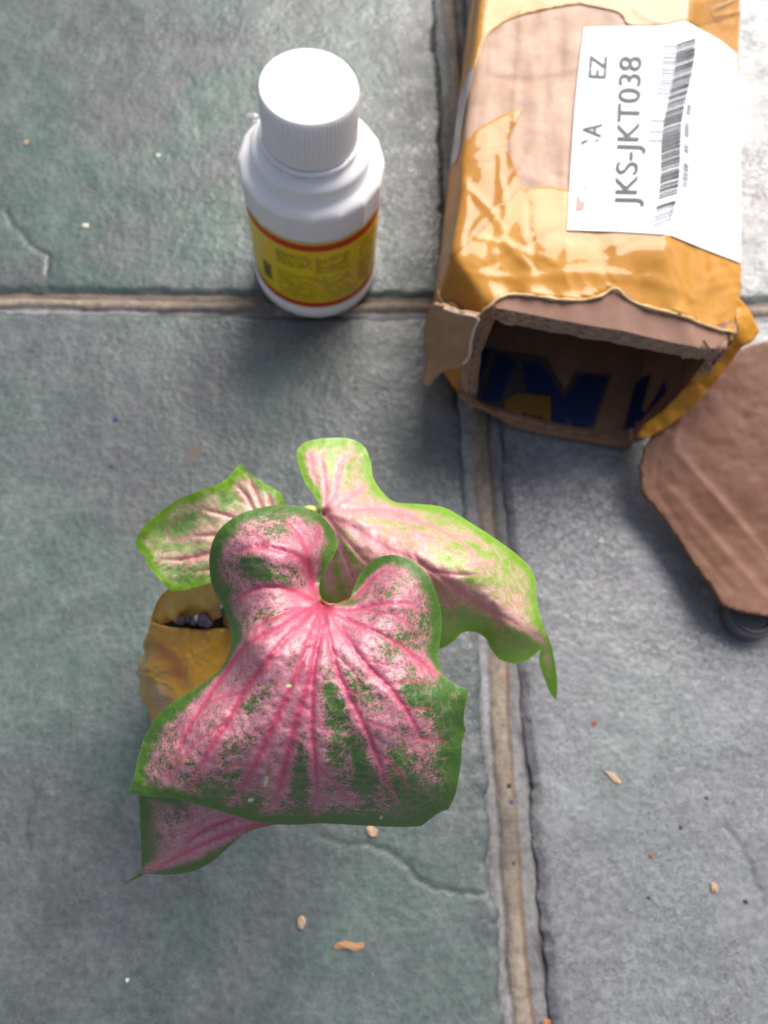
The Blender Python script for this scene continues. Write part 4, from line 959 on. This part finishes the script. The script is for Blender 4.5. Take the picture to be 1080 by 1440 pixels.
gA = [(372, 808, 38, 13, 25, .75), (355, 788, 18, 12, 0, .4), (385, 868, 28, 10, -18, .55), (470, 985, 16, 50, -12, .55), (500, 960, 12, 30, -25, .45), (350, 990, 35, 14, -45, .40), (420, 1080, 10, 35, 8, .55), (425, 1110, 12, 25, 0, .55), (505, 1070, 12, 45, -5, .5), (520, 1100, 16, 26, 0, .45),
      (560, 1075, 18, 22, 0, .55), (568, 1108, 22, 16, 0, .55), (590, 970, 34, 14, 20, .75), (560, 905, 26, 18, 15, .55), (600, 990, 30, 15, 20, .6), (632, 1040, 20, 60, 0, .8), (470, 1060, 16, 35, 0, .35), (400, 728, 30, 10, 0, .25), (420, 940, 12, 25, 10, .30), (300, 1110, 30, 14, 10, .5), (350, 1125, 18, 14, 0, .45),
      (595, 870, 18, 20, 0, .3), (560, 830, 30, 12, -30, .25), (385, 745, 26, 12, 0, .3), (330, 830, 16, 16, 0, .25), (330, 1080, 20, 20, 0, .3), (250, 1060, 12, 25, 30, .2), (600, 1130, 40, 22, -10, .8), (500, 1150, 100, 8, 0, .4)]
spA = [(374, 1099, 2.6, 8, 12), (353, 1125, 4.0, 3.0, -20), (406, 964, 4.0, 3.0, 0), (536, 1150, 1.0, 3, 20)]
tipO = [(195, 1112), (198, 1180), (199, 1226), (171, 1245), (206, 1229), (240, 1230), (272, 1225), (298, 1212), (320, 1193), (345, 1172), (380, 1161), (425, 1156), (400, 1147), (350, 1140), (300, 1126), (250, 1112)]
tipC = [(196, 1115, .100), (199, 1226, .074), (171, 1245, .072), (240, 1230, .076), (298, 1212, .083), (345, 1172, .090), (425, 1156, .0945), (300, 1126, .097), (250, 1160, .096), (230, 1200, .085), (350, 1142, .0960)]
tipV = [([(415, 1152), (370, 1158), (320, 1172), (275, 1192), (235, 1212), (203, 1227)], 5.0, 1.8), ([(330, 1150), (290, 1165), (255, 1190)], 3, 2)]
leaf('leaf', outA, ctA, vA, sA, gA, MA, plant, 'largest leaf, in front, deep pink with dark green margin and folded tip', corners=(0, 27, 37, 40, 44, 47), edge_w=(9, 26), spots=spA,
     tipinfo=(tipO, tipC, tipV, [(186, 1117), (245, 1123), (330, 1147), (412, 1160)], [(196, 1113), (250, 1113), (340, 1138), (424, 1156)]), groove=.0004, pinkbase=.54, pinkfar=.10)

outB = [(453, 721), (444, 700), (430, 680), (420, 655), (418, 634), (432, 621), (460, 616), (492, 617), (512, 628), (521, 648), (525, 672), (538, 692), (556, 706), (590, 709), (625, 714), (660, 734), (700, 760), (735, 787), (752, 812), (755, 845), (762, 875), (774, 903), (781, 935), (784, 965), (782, 986),
        (772, 971), (764, 950), (758, 930), (760, 912), (748, 924), (728, 933), (704, 928), (690, 912), (683, 898), (668, 889), (650, 890), (636, 903), (616, 912), (580, 900), (530, 880), (490, 856), (468, 852), (450, 838), (440, 800), (446, 760)]
ctB = [(453, 722, .1050), (430, 624, .0990), (495, 618, .0960), (470, 665, .1015), (523, 668, .0960), (560, 707, .0985), (500, 740, .1085), (583, 778, .1120), (625, 714, .0985), (660, 800, .1120), (700, 760, .1000), (750, 812, .0950), (755, 850, .0960), (700, 850, .1070), (740, 890, .1010), (784, 975, .0740), (775, 920, .0860), (765, 945, .0800), (760, 912, .0900),
       (728, 932, .0850), (690, 912, .0900), (668, 889, .0890), (640, 900, .0820), (616, 912, .0820), (640, 860, .1000), (600, 830, .1065), (700, 890, .0990), (530, 870, .0960), (468, 850, .0930), (480, 800, .1030), (446, 780, .0980)]
D = (455, 723)
vB = [([D, (500, 745), (545, 772), (590, 792), (640, 826), (690, 858), (730, 880), (756, 896), (770, 930)], 6, 3.5), ([D, (478, 717), (510, 716), (555, 719), (595, 735), (630, 750), (660, 772), (680, 808)], 4.5, 2), ([D, (459, 700), (456, 670), (450, 640)], 3.2, 1.5), ([D, (470, 695), (477, 665), (486, 645), (502, 640)], 3.5, 1.8),
      ([D, (480, 705), (505, 690), (522, 676)], 3.5, 1.5), ([D, (470, 745), (482, 775), (495, 808), (498, 830)], 4, 2), ([D, (480, 750), (509, 785), (530, 800)], 4, 2), ([(583, 780), (600, 800), (640, 808), (682, 808)], 3, 2), ([(590, 792), (620, 830), (645, 870)], 3.5, 2), ([D, (460, 760), (465, 800), (475, 845)], 3, 1.5), ([(690, 858), (700, 875), (712, 895)], 3, 1.5)]
sB = [([(555, 719), (590, 750), (640, 760)], 2, 1), ([(630, 750), (670, 760), (700, 790)], 2, 1), ([(640, 800), (690, 790), (720, 800)], 2, 1), ([(436, 640), (440, 665), (452, 695)], 2.5, 1.5)]
gB = [(615, 740, 32, 12, 25, .6), (465, 650, 8, 22, 5, .6), (488, 660, 10, 24, 15, .4), (478, 740, 10, 18, -30, .4), (492, 775, 8, 34, -28, .75), (655, 770, 24, 10, 25, .45), (640, 795, 32, 11, 22, .65), (690, 780, 30, 10, 35, .5), (560, 738, 50, 5, 8, .35), (475, 815, 8, 32, -10, .6), (665, 815, 20, 7, 5, .7), (610, 820, 8, 34, -40, .7), (635, 885, 55, 26, 0, 1.8), (705, 908, 42, 18, 10, 1.8), (735, 915, 20, 12, 0, 1.5), (720, 815, 26, 14, 35, .3)]
leaf('leaf', outB, ctB, vB, sB, gB, MB_, plant, 'lime green and pale pink leaf pointing right, behind the largest leaf', corners=(0, 24, 28), edge_w=(4, 24), groove=.0003, pinkbase=.56, centre=(455, 723), wave=.0008)

outC = [(206, 784), (196, 775), (190, 763), (196, 748), (214, 729), (246, 705), (280, 690), (308, 680), (322, 670), (330, 660), (338, 652), (350, 664), (372, 680), (390, 690), (399, 702), (398, 730), (385, 770), (350, 800), (310, 815), (280, 824), (262, 829), (243, 831), (232, 824), (222, 812), (210, 798), (204, 791)]
ctC = [(206, 786, .0845), (191, 763, .0895), (214, 729, .0915), (280, 690, .0925), (338, 652, .0900), (399, 704, .0860), (330, 700, .0865), (260, 745, .0845), (240, 735, .0850), (300, 755, .0850), (360, 740, .0865), (243, 830, .0800), (225, 790, .0830), (310, 812, .0830), (380, 770, .0820), (222, 760, .0850)]
G_ = (385, 748)
vC = [([G_, (350, 745), (326, 728), (300, 720), (278, 714)], 4.5, 1.5), ([G_, (340, 755), (302, 753), (262, 754)], 4, 1.5), ([G_, (340, 770), (292, 779), (255, 787), (215, 787)], 4.5, 2), ([G_, (358, 718), (345, 695), (328, 680)], 4.5, 2), ([G_, (366, 710), (356, 685), (347, 662)], 4.5, 2), ([G_, (382, 712), (374, 690)], 3.5, 2), ([G_, (350, 785), (300, 800), (262, 806)], 3, 1.5), ([(375, 740), (388, 710)], 3, 2)]
sC = [([(255, 787), (235, 796), (222, 800)], 2, 1), ([(275, 785), (258, 800), (248, 815)], 2, 1), ([(262, 754), (240, 760), (235, 745), (250, 730), (275, 718)], 2, 1.2), ([(300, 798), (285, 812)], 2, 1)]
gC = [(255, 738, 26, 12, -25, .75), (220, 740, 18, 22, -40, .6), (325, 700, 10, 14, 0, .6), (313, 712, 6, 14, 10, .4), (260, 770, 40, 6, 0, .4), (245, 800, 26, 8, 5, .6), (290, 798, 22, 6, -8, .5), (280, 812, 26, 6, -8, .6), (365, 690, 4, 16, -20, .5), (385, 695, 8, 14, 0, .4)]
leaf('leaf', outC, ctC, vC, sC, gC, MC, plant, 'smallest visible leaf, cupped and green edged, on the left with a nick in its margin', corners=(0, 2, 10, 25), edge_w=(4, 20), groove=.0005, pinkbase=.50, centre=(385, 748), wave=.0006)

# petioles
PMt = Mat('petiole_skin'); n_ = PMt.noise(400, 3); PMt.set(Base_Color=PMt.mix(PMt.ramp(n_, .3, .7), (0.30, 0.08, 0.06), (0.36, 0.34, 0.12)), Roughness=0.4); PMt = PMt.m
PG = Mat('petiole_green'); n_ = PG.noise(300, 3); PG.set(Base_Color=PG.mix(PG.ramp(n_, .3, .7), (0.30, 0.42, 0.05), (0.45, 0.52, 0.10)), Roughness=0.4); PG = PG.m
root = at(322, 872, .056)
for (px, py, z, mid) in ((456, 853, .1165, (395, 905, .085)), (458, 725, .1015, (400, 800, .085)), (383, 748, .0825, (350, 800, .072))):
    a = at(px, py, z); m_ = at(*mid); u = np.linspace(0, 1, 16)[:, None]; P = root * (1 - u) ** 2 + 2 * u * (1 - u) * m_ + a * u ** 2
    V, Fc = tube(P, np.linspace(.0021, .0010, 16), 10); part('petiole', V, Fc, PMt, plant)
# the small yellow-green sheath end beside the upper leaf's joint
P = at(np.array([418., 430, 440, 447]), np.array([730., 716, 715, 722]), np.array([.1015, .1035, .1035, .1025])); P = np.array([P[0] * (1 - u) ** 3 + 3 * P[1] * u * (1 - u) ** 2 + 3 * P[2] * u * u * (1 - u) + P[3] * u ** 3 for u in np.linspace(0, 1, 12)])
V, Fc = tube(P, np.linspace(.0016, .0011, 12), 10); part('leaf_sheath', V, Fc, PG, plant)
V, Fc = tube(np.array([at(447, 838, .1145), at(452, 847, .1170), at(462, 852, .1172), at(476, 851, .1168), at(490, 843, .1158)]), [.0003, .0006, .0007, .0005, .0003], 8)
RD = plain('dark_red_margin', (0.30, 0.02, 0.03), 0.35); part('notch_margin', V, Fc, RD, plant)

# ------------------------------------------------------------------ crumbs on the floor
WD = plain('wood_crumb', (0.36, 0.19, 0.10), 0.8); PK = plain('pale_crumb', (0.46, 0.31, 0.20), 0.8); RDc = plain('red_crumb', (0.28, 0.085, 0.06), 0.7); WH = plain('white_crumb', (0.75, 0.72, 0.62), 0.7); BK = plain('dark_crumb', (0.03, 0.028, 0.03), 0.7); PU = plain('violet_crumb', (0.06, 0.055, 0.14), 0.6); OR = plain('orange_crumb', (0.38, 0.15, 0.06), 0.7)
def crumb(name, px, py, L, W, ang, mat, label, cat, th=0.35, grp=None):
    p = at(px, py, 0); n = 7; sc = float(p[1] * 0 + 1 / 3800.0); a = math.radians(-ang); rl, rw = L * sc / 2, W * sc / 2
    V = []; rows = [-1, -.7, -.2, .4, .85, 1]
    for r in rows:
        s_ = math.sqrt(max(0.10, 1 - r * r)) ** 0.5
        for k in range(n):
            t_ = 2 * math.pi * k / n; j = 1 + 0.42 * random.uniform(-1, 1)
            x = r * rl * (1 + .12 * random.uniform(-1, 1)) ; y = math.cos(t_) * rw * s_ * j; z = (math.sin(t_) * rw * th * s_ * j)
            V.append((x * math.cos(a) - y * math.sin(a), x * math.sin(a) + y * math.cos(a), z))
    Fc = [(i * n + k, i * n + (k + 1) % n, (i + 1) * n + (k + 1) % n, (i + 1) * n + k) for i in range(len(rows) - 1) for k in range(n)] + [tuple(range(n))[::-1], tuple(range((len(rows) - 1) * n, len(rows) * n))]
    o = link(name, mesh(name, V, Fc, False), mat); zt = float(tile_surface(np.array([p[0]]), np.array([p[1]]))[0]); o.location = (p[0], p[1], zt + rw * th * 0.6); tag(o, label, cat, grp); return o
crumb('wood_chip', 491, 1331, 36, 10, 4, WD, 'largest brown wood splinter, on the tile below the big leaf', 'wood chip')
crumb('bark_flake', 424, 1298, 9, 13, 10, PK, 'pale flake left of and above the brown splinter', 'flake')
crumb('bark_flake', 523, 1168, 15, 11, 30, PK, 'pale flake just under the lower edge of the big leaf', 'flake')
crumb('twig_bit', 862, 1093, 24, 8, 42, PK, 'light brown twig bit on the right tile, level with the fold of the big leaf', 'twig')
crumb('bark_flake', 1004, 1247, 9, 13, 5, PK, 'small peach coloured flake near the lower right corner', 'flake')
crumb('grit_grain', 120, 317, 10, 10, 0, WH, 'cream coloured grain on the green tile left of the bottle', 'grain')
crumb('grit_grain', 222, 217, 7, 8, 0, WH, 'small whitish grain on the green tile nearest the bottle cap', 'grain')
crumb('bark_flake', 37, 200, 6, 12, 0, PK, 'tiny tan flake near the upper left border', 'flake')
crumb('red_crumb', 836, 1016, 7, 7, 0, RDc, 'tiny red crumb beside the drooping tip of the lime leaf', 'crumb')
crumb('red_crumb', 916, 1203, 6, 6, 0, RDc, 'tiny red crumb on the right tile between the twig and the peach flake', 'crumb')
crumb('orange_crumb', 769, 1438, 10, 7, 0, OR, 'orange crumb at the bottom border next to the joint', 'crumb')
crumb('dark_grit', 957, 1163, 5, 5, 0, BK, 'black speck on the right tile, lower of the upper pair', 'speck')
crumb('dark_grit', 994, 1122, 5, 4, 0, BK, 'black speck on the right tile, upper of the upper pair', 'speck')
crumb('dark_grit', 1049, 1268, 6, 5, 30, BK, 'black speck nearest the crack on the right tile', 'speck')
crumb('dark_grit', 913, 1263, 5, 4, 0, BK, 'black speck left of the peach coloured flake', 'speck')
crumb('dark_grit', 716, 1105, 6, 6, 0, BK, 'upper black speck on the sandy grout joint', 'speck')
crumb('dark_grit', 721, 1214, 6, 5, 0, BK, 'lower black speck on the sandy grout joint', 'speck')
crumb('violet_crumb', 162, 589, 8, 8, 0, PU, 'upper violet speck on the left tile', 'speck')
crumb('violet_crumb', 156, 656, 6, 6, 0, PU, 'lower violet speck on the left tile', 'speck')
crumb('violet_crumb', 719, 1127, 6, 5, 0, PU, 'violet speck stuck in the sandy joint', 'speck')
crumb('white_speck', 178, 1379, 4, 4, 0, WH, 'tiny white speck near the lower left corner', 'speck')
crumb('mud_spot', 273, 637, 24, 18, 0, plain('dried_mud', (0.17, 0.135, 0.125), 0.85), 'flat dried brownish spot on the tile above the small leaf', 'spot', 0.02)
crumb('twig_bit', 708, 945, 30, 6, 88, WD, 'brown twig wedged in the joint below the lime leaf', 'twig')
# fine grit caught along the joints and crumbs of dust
def grit():
    r = np.random.default_rng(5); V = []; Fc = []; b = 0
    for k in range(520):
        if k < 300: x, y = JX + r.normal(0, .0055), r.uniform(-.1, .36)
        elif k < 420: x, y = r.uniform(-.16, .23), JY + r.normal(0, .004)
        else: x, y = r.uniform(-.12, .16), r.uniform(-.09, .33)
        q = r.uniform(.00015, .0004); z = (-0.0002 if k < 420 else float(tile_surface(np.array([x]), np.array([y]))[0])) + q * .3
        P = np.array([(1, 0, 0), (-1, .2, 0), (0, 1, 0), (.1, -1, 0), (0, 0, .9), (0, 0, -.9)]) * q * r.uniform(.6, 1.3, (6, 3)); V.append(P + (x, y, z))
        Fc += [(b + 0, b + 2, b + 4), (b + 2, b + 1, b + 4), (b + 1, b + 3, b + 4), (b + 3, b + 0, b + 4), (b + 2, b + 0, b + 5), (b + 1, b + 2, b + 5), (b + 3, b + 1, b + 5), (b + 0, b + 3, b + 5)]; b += 6
    gm = Mat('grit'); gm.set(Base_Color=gm.mix(gm.ramp(gm.noise(500, 1), .4, .6), (0.06, 0.05, 0.045), (0.34, 0.29, 0.23)), Roughness=.9)
    tag(link('joint_grit', mesh('joint_grit', np.vstack(V), Fc, False), gm.m), 'fine sandy grit and dust lying along the tile joints', 'grit', kind='stuff')
grit()
print('triangles', sum(len(o.data.polygons) for o in S.objects if o.type == 'MESH'))
